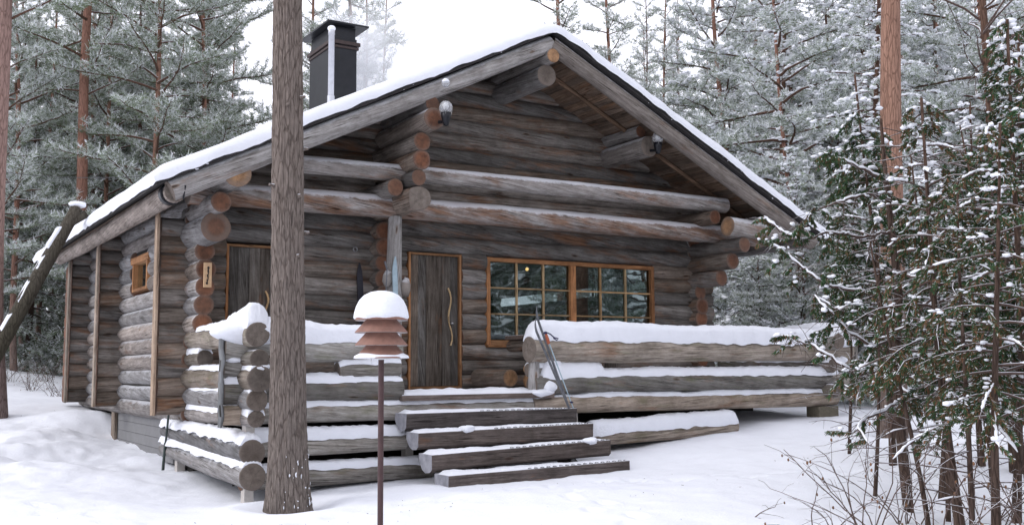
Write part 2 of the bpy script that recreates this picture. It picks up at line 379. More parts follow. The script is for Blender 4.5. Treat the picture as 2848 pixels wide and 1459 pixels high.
def snowcap(mb, p0, p1, r, a=62, t=.15, jit=.35, mi=0, tend=None, ext=0.0, t2=None):
    """snow lying along a log from p0 to p1 (log radius r)"""
    p0, p1 = Vector(p0), Vector(p1); d = p1-p0; L = d.length; side, up = frame(d); d.normalize()
    n = max(6, int(L/.045)); ns = 15; sd = random.randint(0, 999); a = R(a); tend = tend or min(.12, t*.8); t2 = t if t2 is None else t2
    s = np.linspace(-1, 1, ns); vs = []
    for i in range(n+1):
        x = L*i/n; e = min(1, min(x, L-x)/max(.02, tend)); e = math.sqrt(max(0, 1-(1-e)**2))
        tt = t+(t2-t)*i/n
        tk = tt*(1+jit*float(fbm(x*1.6, sd, 0, sd, 3))*1.3)
        aL = a*(1+.30*float(fbm(x*7, sd+3, 1, sd, 4))); aR = a*(1+.30*float(fbm(x*7, sd+9, 2, sd, 4)))
        for j in range(ns):
            q = s[j]; aa = aL if q < 0 else aR
            w = (r+.012)*math.sin(aa); ze = (r+.006)*math.cos(aa)
            zt = r+tk*e; bul = .05*tt/.15
            zz = ze+(zt-ze)*(1-abs(q)**3.2)**.5
            xx = q*(w+bul*.35*math.sin(min(1, (1-abs(q))*3)*math.pi)*e)
            zz += (.012*float(vnoise(x*9, q*4, sd, 5))*(1-abs(q))+.010*float(vnoise(x*19, q*7, sd, 6))+.006*float(vnoise(x*41, q*15, sd, 7)))*min(1, tt/.06)
            if abs(q) == 1: zz = ze-.012
            vs.append(p0+d*x+side*xx+up*zz)
    fs = [(i*ns+j, i*ns+j+1, (i+1)*ns+j+1, (i+1)*ns+j) for i in range(n) for j in range(ns-1)]
    mb.add(vs, fs, mi)
    for i in (0, n):
        ring = vs[i*ns:(i+1)*ns]; mb.add(ring, [tuple(range(ns)) if i else tuple(range(ns))[::-1]], mi)
def blob(mb, c, rx, ry, rz, mi=0, seg=10, jit=.2):
    c = Vector(c); vs = []; nr = max(4, seg//2); sd = random.random()*90
    for i in range(nr+1):
        ph = math.pi*i/nr
        for j in range(seg):
            a = 2*math.pi*j/seg; k = 1+jit*float(vnoise(math.cos(a)*1.3+sd, math.sin(a)*1.3, math.cos(ph)*1.3, 2))
            vs.append(c+V(rx*k*math.sin(ph)*math.cos(a), ry*k*math.sin(ph)*math.sin(a), rz*k*math.cos(ph)))
    mb.add(vs, [(i*seg+j, (i+1)*seg+j, (i+1)*seg+(j+1) % seg, i*seg+(j+1) % seg) for i in range(nr) for j in range(seg)], mi)
def thing(name, label, cat, loc=(0, 0, 0), group=None):
    o = bpy.data.objects.new(name, None); COL.objects.link(o); o.location = loc; o.empty_display_size = .2
    return tag(o, label, cat, group)
def tag(o, label, cat, group=None):
    o['label'] = label; o['category'] = cat
    if group: o['group'] = group
    return o
def struct(o, kind='structure'): o['kind'] = kind; return o

# ------------------------------------------------------------------ ground
GC = np.array([(3.4,11.9,-1.09),(3.4,10.6,-1.1),(3.4,14,-.97),(3.4,15.5,-.87),(3.3,17.4,-.8),(3.2,18.6,-.36),(3.2,21,-.3),(2.2,17.5,-.62),(4.7,10.9,-1.0),(5.2,9.7,-.93),(6.4,9.7,-.94),
 (6.6,10.9,-1.03),(7.6,9.7,-.93),(9.1,10.85,-.72),(10.1,10.85,-.66),(8.2,10.8,-.80),(11.5,10.9,-.50),(12.3,10.8,-.44),(12.8,10.9,-.42),(11.4,11.9,-.34),(10.4,11.6,-.42),(3.6,10,-1.12),(0,0,-1.4),(3,5,-1.2),(9,6,-1.05),(15,6,-.8),
 (11.9,9.5,-.74),(12,13,-.38),(11,12,-.42),(14,14,-.4),(2,22,-.15),(0,30,.62),(-3,25,.25),(-10,30,.6),(1,14,-.85),(-2,12,-1.0),(3,40,1.1),(20,30,0),(20,12,-.3),
 (8,20,-.3),(8,30,.1),(6,13,-.95),(9,13,-.8),(-8,8,-1.2),(0,-20,-1.5),(40,40,.5),(-30,50,1),(10,70,1),(60,20,0),(0,18,-.55),(-6,18,-.4)])
def gz(x, y):
    x = np.asarray(x, float); y = np.asarray(y, float); num = 0; den = 0
    for cx, cy, cz in GC:
        w = 1/((x-cx)**2+(y-cy)**2+.35)**1.6; num = num+w*cz; den = den+w
    z = num/den
    near = np.exp(-((x-1.8)**2+(y-15.5)**2)/14)
    z = z+.045*fbm(x*.5, y*.5, 0, 3, 3)+.022*fbm(x*1.7, y*1.7, 0, 5, 3)+near*.15*fbm(x*1.5+4, y*1.5, 0, 8, 5)
    return z
def mkgrid():
    gx = np.concatenate([np.linspace(-160, -12, 30)[:-1], np.linspace(-12, -2, 50)[:-1], np.arange(-2, 14, .055), np.linspace(14, 26, 70), np.linspace(27, 220, 40)])
    gy = np.concatenate([np.linspace(-90, 1, 30)[:-1], np.linspace(1, 4, 30)[:-1], np.arange(4, 21, .06), np.linspace(21, 40, 110), np.linspace(41, 260, 44)])
    X, Y = np.meshgrid(gx, gy, indexing='ij'); Z = gz(X, Y)
    det = .010*fbm(X*5, Y*5, 0, 12, 3)+.005*fbm(X*13, Y*13, 0, 15, 2)
    Z = Z+det
    # churned, trodden patches: in front of the steps and beside the cabin
    tr = np.exp(-(((X-6.3)/2.2)**2+((Y-8.7)/1.0)**2))+1.6*np.exp(-(((X-1.9)/1.3)**2+((Y-16.5)/3.0)**2))
    Z += tr*(.035*fbm(X*3.1, Y*3.1, 0, 31, 4)+.012*fbm(X*11, Y*11, 0, 33, 3))
    # foot prints
    rr = random.Random(5)
    def prints(path, stepd):
        for k in range(len(path)-1):
            (x0, y0), (x1, y1) = path[k], path[k+1]; L = math.hypot(x1-x0, y1-y0); m = int(L/stepd); an = math.atan2(y1-y0, x1-x0)
            for i in range(m):
                t = i/m; sgn = 1 if i % 2 else -1
                yield x0+(x1-x0)*t-math.sin(an)*.11*sgn+rr.uniform(-.05, .05), y0+(y1-y0)*t+math.cos(an)*.11*sgn+rr.uniform(-.04, .04), an+rr.uniform(-.2, .2)
    for px_, py_, an in list(prints([(3.2, 2.0), (5.2, 6.3), (6.2, 9.3)], .36))+list(prints([(6.8, 9.2), (9.5, 7.6), (12.5, 6.9)], .36))+list(prints([(6.0, 9.1), (2.6, 9.0), (0.6, 12.5), (1.2, 19.0)], .37)):
        i0, i1 = np.searchsorted(gx, (px_-.4, px_+.4)); j0, j1 = np.searchsorted(gy, (py_-.4, py_+.4))
        dx = X[i0:i1, j0:j1]-px_; dy = Y[i0:i1, j0:j1]-py_
        u = (dx*math.cos(an)+dy*math.sin(an))/.15; v = (-dx*math.sin(an)+dy*math.cos(an))/.06
        q = u*u+v*v; Z[i0:i1, j0:j1] += -.045*np.exp(-q**1.5)+.012*np.exp(-(np.sqrt(q)-1.5)**2*4)
    # melt wells round near trunks, heap against the big pine
    for tx, ty, dep, w in ((3.62, 9.97, -.05, .35), (11.9, 9.5, -.05, .3)):
        q = (X-tx)**2+(Y-ty)**2; Z += dep*np.exp(-q/(w*w))+.05*np.exp(-(np.sqrt(q)-.55)**2/.05)
    nx, ny = X.shape; me = bpy.data.meshes.new('snow_ground')
    co = np.stack([X, Y, Z], -1).reshape(-1, 3)
    idx = np.arange(nx*ny).reshape(nx, ny); q = np.stack([idx[:-1, :-1], idx[1:, :-1], idx[1:, 1:], idx[:-1, 1:]], -1).reshape(-1, 4)
    fastmesh(me, co, q, None, True); me.materials.append(M_GSNOW)
    o = bpy.data.objects.new('snow_ground', me); COL.objects.link(o); struct(o)
def fastmesh(me, co, faces, mi=None, smooth=False):
    k = faces.shape[1]; nf = len(faces)
    me.vertices.add(len(co)); me.vertices.foreach_set('co', np.ascontiguousarray(co, dtype=np.float32).ravel())
    me.loops.add(nf*k); me.loops.foreach_set('vertex_index', np.ascontiguousarray(faces, dtype=np.int32).ravel())
    me.polygons.add(nf); me.polygons.foreach_set('loop_start', np.arange(0, nf*k, k, dtype=np.int32))
    me.polygons.foreach_set('loop_total', np.full(nf, k, dtype=np.int32)) if False else None
    if mi is not None: me.polygons.foreach_set('material_index', mi.astype(np.int32))
    me.polygons.foreach_set('use_smooth', np.full(nf, smooth))
    me.update(calc_edges=True); me.validate()
mkgrid()
def G(x, y): return float(gz(x, y))

# ------------------------------------------------------------------ cabin
FW = 13.22; XL, XR = 3.43, 11.65; YB = 20.2          # front wall plane, side walls, back wall
RX, RZ, SL, YF = 7.93, 4.92, .492, 11.8              # roof: ridge x, top of barge at ridge, slope, barge plane
def roofz(x): return RZ-SL*abs(x-RX)
cabin = thing('log_cabin', 'weathered grey log cabin with snow on its gable roof and a covered porch', 'cabin', (7.6, 16.5, -.3))
PITCHZ = .218
def spans(a, b, holes):
    out = [(a, b)]
    for h0, h1 in holes:
        nx = []
        for s0, s1 in out:
            if h1 <= s0 or h0 >= s1: nx.append((s0, s1))
            else:
                if h0 > s0: nx.append((s0, h0))
                if h1 < s1: nx.append((h1, s1))
        out = nx
    return [s for s in out if s[1]-s[0] > .04]
DOOR1 = (6.37, 7.25, -.02, 1.93); DOOR2 = (3.82, 4.74, -.02, 1.90); WIN = (7.65, 10.78, .63, 1.91)
w = MB()
k = 0; z = -.13
while z < 4.5:
    lim = (RZ+.05-z)/SL if z > 1.9 else 99
    x0 = max(3.02 if z < 2.25 else 3.45, RX-lim); x1 = min(12.05 if z < 2.2 else 12.3, RX+lim)
    if x1-x0 > .3:
        holes = []
        for (h0, h1, z0, z1) in (DOOR1, DOOR2, WIN):
            if z0-.06 < z < z1+.04: holes.append((h0, h1))
        for s0, s1 in spans(x0, x1, holes):
            rr = .124+random.uniform(-.008, .010)
            log(w, (s0, FW+random.uniform(-.012, .012), z), (s1, FW+random.uniform(-.012, .012), z+random.uniform(-.008, .008)), rr, rr+random.uniform(-.008, .008), 18, .05, .006)
            c0, c1 = max(s0+.02, 3.5), min(s1-.02, 11.7)
            if c1 > c0: w.box((c0, FW+.02, z-.109), (c1, FW+.11, z+.109), 2)
    z += PITCHZ; k += 1
w.build('front_wall', [M_LOGF, M_END, M_DARK], cabin)

def sidewall(x, yend, zt, holes=(), name='side_wall', m=M_LOGW):
    w = MB(); z = -.24; i = 0
    while z < zt:
        ye = yend+random.uniform(-.03, .03) if (x > 5 or z > .74) else 13.12
        for s0, s1 in spans(ye, YB+.25, [(h[0], h[1]) for h in holes if h[2]-.04 < z < h[3]+.04]):
            rr = .124+random.uniform(-.008, .016); log(w, (x+random.uniform(-.012, .012), s0, z), (x, s1, z), rr, rr, 18, .05, .006)
            w.box((x-.05, max(s0+.02, FW), z-.109), (x+.05, s1-.02, z+.109), 2)
        z += PITCHZ; i += 1
    return w.build(name, [m, M_END, M_DARK], cabin)
SWIN = (15.15, 16.22, 1.44, 1.95)
sidewall(XL, 12.64, 1.95, [SWIN], 'left_wall')
sidewall(XR, 12.95, 1.62, (), 'right_wall', M_LOGF)
# upper part of the side walls, behind the corbels
w = MB()
for x in (XL, XR):
    w = MB()
    for z in (2.15, 2.36): log(w, (x, 13.1, z), (x, YB+.25, z), .124, .124, 16, .05, .005)
    w.box((x-.05, 13.2, 1.8), (x+.05, YB, 2.42), 2)
    w.build('upper_side_wall', [M_LOGW, M_END, M_DARK], cabin)
w = MB(); z = -.13
while z < 4.5:
    lim = (4.66-z)/SL-.02 if z > 1.9 else 99; x0 = max(3.02, RX-lim); x1 = min(12.1, RX+lim)
    if x1-x0 > .3:
        for s0, s1 in spans(x0, x1, [(7.3, 8.5), (9.6, 10.4)] if .9 < z < 1.75 else []): log(w, (s0, YB, z), (s1, YB, z), .125, .125, 10, .04, .005, step=.5)
    z += PITCHZ
w.build('back_wall', [M_LOG, M_END], cabin)
# stub walls of crossing logs along the left side, each closed with an upright board
for (y, zt) in ((17.1, 2.34), (19.75, 2.34)):
    w = MB(); z = -.13
    while z < 2.3:
        log(w, (3.02, y, z), (4.2, y, z), .122, .122, 16, .05, .004); z += PITCHZ
    w.build('cross_wall_end', [M_LOGF, M_END], cabin)
for y in (13.1, 16.98, 19.63):
    b_ = MB(); b_.box((2.95, y-.065, -.25), (2.985, y+.065, 2.33), 0, 2); b_.build('corner_board', M_TRIM, cabin, .006)
# inner cross wall ends on the porch and the porch post
w = MB(); z = -.02
while z < 2.25:
    log(w, (5.93, 12.93+random.uniform(-.02, .02), z), (5.93, 13.2, z), .125+random.uniform(-.01, .01), .12, 18, .06, 0); z += PITCHZ
w.build('inner_wall_end', [M_LOGF, M_END], cabin)
p = MB(); log(p, (5.87, 12.5, -.02), (5.88, 12.5, 2.3), .125, .092, 18, .10, .012, step=.06)
for (cx, cz, s) in ((5.77, 1.47, .075), (6.01, 1.36, .08), (5.93, .55, .07)): blob(p, (cx, 12.45, cz), s, s*.9, s*1.5, 0, 10, .3)
p.build('porch_post', [M_LOG, M_ENDG], cabin)
# corbels
for a, b2, r0, r1, mm in (((XL, 12.20, 1.965), (XL, 13.3, 1.965), .178, .185, M_LOGW), ((XL, 12.0, 2.235), (XL, 13.3, 2.235), .122, .13, M_LOGW), ((XR, 12.47, 1.71), (XR, 13.3, 1.71), .125, .125, M_LOGF),
                      ((XR, 12.20, 1.965), (XR, 13.3, 1.965), .135, .135, M_LOGF), ((XR+.02, 11.95, 2.20), (XR, 13.3, 2.20), .12, .12, M_LOGF)):
    w = MB(); log(w, a, b2, r0, r1, 22, .05, 0); w.build('corbel', [mm, M_END], cabin)
# beams across the porch
b_ = MB(); log(b_, (3.18, 12.52, 2.42), (12.62, 12.52, 2.42), .150, .145, 22, .06, .012, me0=1)
b_.build('porch_beam', [wood_mat('worn_beam_log', (.18, .155, .138), (.27, .24, .218), (.37, .345, .325), 1.0, (.0, .8, .50), frostamt=.6), M_ENDG], cabin)
b_ = MB(); log(b_, (4.2, 12.32, 2.855), (11.62, 12.32, 2.86), .112, .118, 20, .07, .012); b_.build('upper_beam', [M_BEAM, M_END], cabin)
b_ = MB(); log(b_, (11.35, 11.98, 2.47), (12.6, 12.0, 2.44), .15, .14, 18, .06, 0); b_.build('beam_end', [M_BEAM, M_ENDP], cabin)
# log stack on the beam under the left purlin
for a, b2, r0, lp, e in (((5.96, 11.92, 2.47), (5.96, 13.3, 2.5), .165, .14, 2), ((5.94, 11.90, 2.735), (5.94, 13.3, 2.735), .105, .05, 1), ((5.96, 11.86, 2.965), (5.94, 13.3, 2.965), .128, .05, 1),
                  ((5.96, 11.84, 3.20), (5.94, 13.3, 3.20), .118, .07, 1)):
    w = MB(); log(w, a, b2, r0, r0, 22, lp, 0, me0=e); w.build('stack_log', [M_LOGF, M_END, M_ENDG], cabin)
for x in (5.70, 11.2):
    w = MB(); log(w, (x, 12.1, 2.62), (x, 13.2, 2.62), .115, .115, 14, .08, 0); w.build('spacer_log', [M_LOGF, M_END], cabin)
for nm, a, b2, r, e in (('purlin', (6.02, 11.62, 3.46), (6.02, 20.9, 3.46), .145, 1), ('purlin', (9.90, 12.08, 3.60), (9.90, 20.9, 3.60), .16, 2),
                    ('ridge_purlin', (7.93, 11.89, 4.37), (7.93, 20.9, 4.37), .155, 2), ('ridge_purlin', (7.93, 11.72, 4.60), (7.93, 20.9, 4.60), .10, 3),
                    ('plate_log', (3.53, 11.74, 2.55), (3.53, 20.9, 2.55), .165, 3), ('plate_log', (12.2, 12.0, 2.55), (12.2, 20.9, 2.55), .13, 1),
                    ('purlin', (9.88, 12.25, 3.86), (9.88, 20.9, 3.86), .09, 1), ('purlin', (6.06, 11.74, 3.68), (6.06, 20.9, 3.68), .10, 1)):
    w = MB(); log(w, a, b2, r, r, 22, .04, .004, me0=1 if e == 1 else e, step=.3)
    w.build(nm, [M_LOG, M_END, M_ENDG, M_ENDP], cabin)
# gable barge logs and eave logs
def zc(x): return roofz(x)-.125
for x1, nm in ((2.80, 'barge_log'), (13.02, 'barge_log')):
    w = MB(); log(w, (RX, YF, zc(RX)), (x1, YF, zc(x1)), .112, .125, 18, .05, .010, me0=None, me1=1); w.build(nm, [M_LOG, M_ENDG], cabin)
for x1, e in ((2.86, 0), (12.9, 0)):
    w = MB(); log(w, (x1, YF-.02, zc(x1)-.02), (x1, 20.1, zc(x1)-.02), .122, .105, 18, .07, .015); w.build('eave_log', [M_LOGW, M_ENDG], cabin)
b_ = MB(); tube(b_, [(2.93+.05*i, YF-.06-.0*i, zc(2.93)-.14+.0*i) for i in range(1)]+[(2.93, YF-.14, zc(2.93))], [.01, .01], 6, 0); 
log(b_, (2.83, YF+.06, zc(2.83)-.02), (2.83, YF+.16, zc(2.83)-.02), .128, .128, 20, 0, 0, me0=0, me1=0); b_.build('eave_bracket', M_BLACK, cabin)
# roof deck, felt edge, ceiling boards, rafters
YR0, YR1 = YF-.14, 21.3
w = MB()
for sg in (-1, 1):
    X0, X1 = RX, (2.62 if sg < 0 else 13.22)
    P = [(x, y, roofz(x)+dz) for x in (X0, X1) for y in (YR0, YR1) for dz in (.005, .080)]
    w.add(P, [(0, 1, 3, 2), (4, 6, 7, 5), (0, 4, 5, 1), (2, 3, 7, 6), (0, 2, 6, 4), (1, 5, 7, 3)], 0, None, None, False)
w.build('roof_deck', M_FELT, cabin)
w = MB()
for sg in (-1, 1):
    s = .02
    while s < 5.75:
        c = math.cos(math.atan(SL)); x0 = RX+sg*s*c; x1 = RX+sg*(s+.112)*c
        if abs(x1-RX) > (5.2 if sg < 0 else 5.2): break
        dz = -.03-.007*(int(s/.115) % 2)-random.uniform(0, .004)
        P = [(x0, YF+.03, roofz(x0)+dz), (x1, YF+.03, roofz(x1)+dz), (x1, YR1-.1, roofz(x1)+dz), (x0, YR1-.1, roofz(x0)+dz)]
        P += [(a, b2, c2+.028) for a, b2, c2 in P]
        uv = [(YF, s), (YF, s+.11), (YR1, s+.11), (YR1, s)]; rn = (random.random(), random.random())
        w.add(P, [(0, 1, 2, 3) if sg > 0 else (3, 2, 1, 0), (0, 4, 5, 1), (3, 7, 4, 0), (1, 5, 6, 2)], 0, [uv if sg > 0 else uv[::-1]]+[uv]*3, rn, False)
        s += .115
w.build('ceiling_boards', M_BOARD, cabin)
for y in (12.55,):
    for sg in (-1, 1):
        w = MB(); x1 = RX+sg*4.95; log(w, (RX, y, roofz(RX)-.07), (x1, y, roofz(x1)-.07), .035, .04, 10, .05, .004, step=.4); w.build('rafter', [M_BOARD, M_END], cabin)
# snow on the roof
def roof_snow():
    xs = np.concatenate([np.linspace(2.57, 2.85, 7)[:-1], np.linspace(2.85, 7.5, 70)[:-1], np.linspace(7.5, 8.36, 13)[:-1], np.linspace(8.36, 13.0, 70)[:-1], np.linspace(13.0, 13.27, 7)])
    ys = np.concatenate([np.linspace(YR0-.035, YR0+.3, 9)[:-1], np.linspace(YR0+.3, 21.0, 60)[:-1], np.linspace(21.0, 21.4, 8)])
    X, Y = np.meshgrid(xs, ys, indexing='ij')
    X = X+.0; ex = np.minimum(X-2.57, 13.27-X); ey = np.minimum(Y-(YR0-.035), 21.4-Y)
    prof = lambda e, w: np.sqrt(np.clip(1-(1-np.clip(e/w, 0, 1))**2.2, 0, 1))
    rid = np.sqrt((X-RX)**2+.16**2)
    base = RZ-SL*rid+.085+SL*.05
    t = (.115+.025*fbm(X*.8, Y*.8, 0, 41, 3)+.012*fbm(X*3, Y*3, 0, 44, 3))*prof(ex, .16)*prof(ey, .13)
    Z = base+t
    Yj = Y+np.where(ey < .05, .03*fbm(X*5, 0*X, 0, 47, 3), 0)
    co = np.stack([X, Yj, Z], -1).reshape(-1, 3); nx, ny = X.shape
    idx = np.arange(nx*ny).reshape(nx, ny); q = np.stack([idx[:-1, :-1], idx[1:, :-1], idx[1:, 1:], idx[:-1, 1:]], -1).reshape(-1, 4)
    # skirt down past the felt edge
    bd = np.concatenate([idx[:, 0], idx[-1, 1:], idx[::-1, -1][1:], idx[0, ::-1][1:]])
    low = co[bd].copy(); low[:, 2] -= .045+.028*(fbm(low[:, 0]*6+low[:, 1]*6, low[:, 1]*3, 0, 49, 4)+.5); low[:, 0] += (RX-low[:, 0])*.006
    o0 = len(co); co = np.concatenate([co, low]); m = len(bd)
    sk = np.stack([bd[:-1], o0+np.arange(m-1), o0+np.arange(1, m), bd[1:]], -1)
    me = bpy.data.meshes.new('roof_snow'); fastmesh(me, co, np.concatenate([q, sk]), None, True); me.materials.append(M_SNOW)
    o = bpy.data.objects.new('roof_snow', me); COL.objects.link(o); o.parent = cabin; o.matrix_parent_inverse = Matrix.Translation(-cabin.location)
roof_snow()
# ragged crumbs of snow stuck along the felt edge
w = MB()
for i in range(26):
    x = random.uniform(2.7, 13.1); s = random.uniform(.004, .013)
    blob(w, (x, YR0-.002, roofz(x)+random.choice((.075, .06, .03, .01))), s*1.6, s*.6, s*.8, 0, 6, .3)
w.build('snow_crumbs', M_SNOW, cabin)['kind'] = 'stuff'
# floor, interior, foundation
w = MB(); w.box((3.7, 13.0, -.08), (11.5, 20.2, -.005), 0, 0); w.box((3.75, 13.35, 2.32), (11.45, 20.0, 2.36), 0, 0)
w.build('inner_floor', M_INT, cabin)
w = MB()
for i in range(17):
    y = 10.98+i*.128; w.box((3.5, y, -.045+random.uniform(-.003, .003)), (12.4, y+.12, -.005), 0, 0)
w.build('porch_floor', M_STEP, cabin)
w = MB()
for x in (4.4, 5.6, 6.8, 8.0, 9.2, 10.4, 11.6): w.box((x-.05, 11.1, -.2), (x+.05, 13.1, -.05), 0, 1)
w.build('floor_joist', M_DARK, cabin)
w = MB()
for i in range(5): w.box((3.44, 13.95, -.91+.145*i-.15+.15), (3.475, 17.6, -.91+.145*i-.15+.29), 0, 1)
w.build('foundation_cladding', M_FOUND, cabin)
w = MB(); w.box((3.385, 17.5, -1.2), (3.43, 17.75, -.3), 0, 2); w.build('foundation_post', M_TRIM, cabin)
w = MB(); w.box((3.6, 13.25, -1.3), (11.6, 13.35, -.2), 0); w.box((3.52, 13.3, -1.3), (3.6, 20.3, -.3), 0)
w.box((11.6, 13.3, -1.2), (11.7, 20.3, -.2), 0); w.build('foundation_wall', M_DARK, cabin)

# doors
def door(x0, x1, z1, handle_x, hz, lock=None, label=None):
    d = MB(); n_ = 6; wd = (x1-x0-.07)/n_
    for i in range(n_):
        a = x0+.035+i*wd; d.box((a, FW-.075+(.010 if i % 2 else 0), .05), (a+wd-.002, FW-.03, z1-.03), 0, 2)
    o = d.build('door', M_PLANK, cabin)
    if label: o['label'] = label
    f = MB(); f.box((x0, FW-.115, 0), (x0+.032, FW+.04, z1), 0, 2); f.box((x1-.032, FW-.115, 0), (x1, FW+.04, z1), 0, 2)
    f.box((x0+.032, FW-.113, z1-.032), (x1-.032, FW+.04, z1), 0, 0); f.box((x0+.032, FW-.118, 0), (x1-.032, FW+.04, .045), 0, 0)
    f.build('door_frame', M_FRAME, o, .003)
    h = MB(); pts = []
    for i in range(13):
        t = i/12; pts.append((handle_x+.028*math.sin(t*9+.4)+.03*(t-.5)*(-1), FW-.105-.035*math.sin(t*math.pi)**.5, hz[1]+(hz[0]-hz[1])*t))
    tube(h, pts, [.010+.005*random.random() for _ in pts], 8, 0); h.build('door_handle', M_MUNT, o)
    if lock:
        l = MB(); lathe(l, (0, 0, 0), [(0, .03), (.016, .03), (.026, .012), (.028, 0)], 16)
        for i, v in enumerate(l.v): l.v[i] = V(lock[0]+v.x, FW-.075-v.z, lock[1]+v.y)
        l.build('door_lock', M_METAL, o)
    return o
door(6.39, 7.23, 1.92, 7.03, (1.43, .62), (7.09, .93))
door(3.83, 4.72, 1.89, 4.36, (1.30, .72))
# main window
f = MB(); x0, x1, z0, z1 = WIN; Y0, Y1 = FW-.12, FW+.05
xm = 9.19
for a, b2 in (((x0, Y0, z0), (x0+.06, Y1, z1)), ((x1-.06, Y0, z0), (x1, Y1, z1))): f.box(a, b2, 0, 2)
for a, b2 in (((x0+.06, Y0+.002, z1-.06), (x1-.06, Y1, z1)), ((x0+.06, Y0+.002, z0), (x1-.06, Y1, z0+.07))): f.box(a, b2, 0, 0)
wf = f.build('window_frame', M_FRAME, cabin, .004)
f = MB(); f.box((xm-.05, Y0+.004, z0+.07), (xm+.05, Y1, z1-.06), 0, 2); f.build('mullion', M_FRAME, wf, .004)
f = MB()
for (a, c) in ((x0+.06, xm-.05), (xm+.05, x1-.06)):
    for i in (1, 2):
        xx = a+(c-a)*i/3; f.box((xx-.013, Y0+.035, z0+.07), (xx+.013, Y0+.062, z1-.06), 0, 2)
        zz = z0+.07+(z1-z0-.13)*i/3; f.box((a, Y0+.033, zz-.011), (c, Y0+.058, zz+.011), 0, 0)
f.build('glazing_bars', M_MUNT, wf)
f = MB(); f.box((x0+.055, Y0+.063, z0+.065), (x1-.055, Y0+.068, z1-.055), 0); f.build('window_pane', M_GLASS, wf)
f = MB(); f.box((x0-.01, Y0-.05, z0-.035), (x1+.01, Y1, z0-.002), 0, 0); f.build('window_sill', M_FRAME, wf, .004)
# curtain edge and hanging lamp inside
f = MB()
for i in range(40):
    xx = x1-.9+i*.02; f.box((xx, FW+.35+.03*math.sin(i*1.1), .7), (xx+.021, FW+.36+.03*math.sin(i*1.1), 1.9), 0)
f.build('curtain', plain('dark_curtain', (.05, .07, .075), .9, 0, .2), cabin)
bl = MB(); blob(bl, (9.30, 14.6, 1.93), .028, .028, .03, 0, 12, 0); tube(bl, [(9.30, 14.6, 1.95), (9.30, 14.6, 2.32)], [.006, .006], 5, 1)
tag(bl.build('bulb', [M_BULB, M_BLACK]), 'small warm bulb glowing inside behind the big window', 'light bulb')
# side window
f = MB(); y0, y1, z0, z1 = SWIN; y1 -= .13; xa, xb = XL-.13, XL+.05
f.box((xa, y0, z0), (xb, y0+.05, z1), 0, 2); f.box((xa, y1-.05, z0), (xb, y1, z1), 0, 2)
f.box((xa-.01, y0-.09, z1-.10), (xb, y1+.09, z1), 0, 1); f.box((xa, y0+.05, z0), (xb, y1-.05, z0+.045), 0, 1)
sw = f.build('side_window_frame', M_FRAME, cabin, .004); sw['label'] = 'small bright wooden frame in the left log wall'
f = MB(); f.box((xa+.07, y0+.05, z0+.045), (xa+.075, y1-.05, z1-.1), 0); f.build('window_pane', M_GLASS, sw)
# vent on the front wall
f = MB(); lathe(f, (0, 0, 0), [(.022, .0), (.022, .02), (.034, .022), (.036, 0)], 20)
for i, v in enumerate(f.v): f.v[i] = V(5.575+v.x, FW-.125-v.z, 1.905+v.y)
f.build('wall_vent', M_METAL, cabin)
# chimney
CX, CY = 6.36, 15.9
w = MB(); w.box((CX-.06, CY-.05, 3.7), (CX+.39, CY+.95, 5.78), 0); ch = w.build('chimney', M_BLACK, cabin, .006)
w = MB(); w.box((CX-.10, CY-.09, 5.66), (CX+.44, CY+.99, 5.72), 0); w.box((CX-.08, CY-.07, 5.60), (CX+.42, CY+.97, 5.64), 0); w.build('chimney_rim', plain('rim_brown', (.045, .03, .028), .5, .2), ch, .004)
w = MB()
w.box((CX-.04, CY-.03, 5.72), (CX+.37, CY+.92, 5.97), 0)
P = [V(CX-.17, CY-.16, 5.98), V(CX+.56, CY-.16, 5.98), V(CX+.56, CY+1.1, 5.98), V(CX-.17, CY+1.1, 5.98)]
P2 = [q+V(0, 0, .03) for q in P]; T = [V(CX+.10, CY+.25, 6.06), V(CX+.34, CY+.25, 6.06), V(CX+.34, CY+.55, 6.06), V(CX+.10, CY+.55, 6.06)]
w.add(P+P2+T, [(3, 2, 1, 0)]+[(i, (i+1) % 4, 4+(i+1) % 4, 4+i) for i in range(4)]+[(4+i, 4+(i+1) % 4, 8+(i+1) % 4, 8+i) for i in range(4)]+[(8, 9, 10, 11)], 0, None, None, False)
w.build('chimney_cap', M_BLACK, ch)
pp = MB(); lathe(pp, (6.10, 15.35, 3.9), [(.048, 0), (.048, 1.72), (.053, 1.72), (.053, 1.80), (.0, 1.82)], 18); lathe(pp, (6.10, 15.35, 3.9), [(.058, .2), (.058, .72)], 18)
pt = pp.build('vent_pipe', M_PIPE, cabin); pp = MB(); blob(pp, (6.10, 15.35, 5.72), .066, .066, .055, 0, 14, .1); pp.build('snow_cap', M_SNOW, pt)

# terrace railings --------------------------------------------------
def stave_snow(mb, a, b2, r, **k): snowcap(mb, a, b2, r, **k)
LR = thing('terrace_railing', 'snow-topped log railing with upright batten, on the porch left of the steps', 'railing', (3.6, 10.9, -1.0))
RY = 10.93
def rail(par, a, b2, r0, r1=None, snow=None, name='rail', m=M_LOGR, e0=1, e1=1, flat=None):
    w = MB(); log(w, a, b2, r0, r1, 20, .055, .012, me0=e0, me1=e1); o = w.build(name, [m, M_ENDG, M_END], par)
    if snow:
        s = MB()
        for sn in (snow if isinstance(snow, list) else [snow]):
            A = Vector(a).lerp(Vector(b2), sn.get('s', 0)); B = Vector(a).lerp(Vector(b2), sn.get('e', 1))
            snowcap(s, A, B, max(r0, r1 or r0), a=sn.get('a', 60), t=sn['t'], t2=sn.get('t2'), jit=sn.get('j', .25))
        s.build('snow_cap', M_SNOW, o)
    return o
rail(LR, (3.17, RY, .52), (5.20, RY, .50), .135, .135, [dict(t=.175, t2=.155, a=55)])
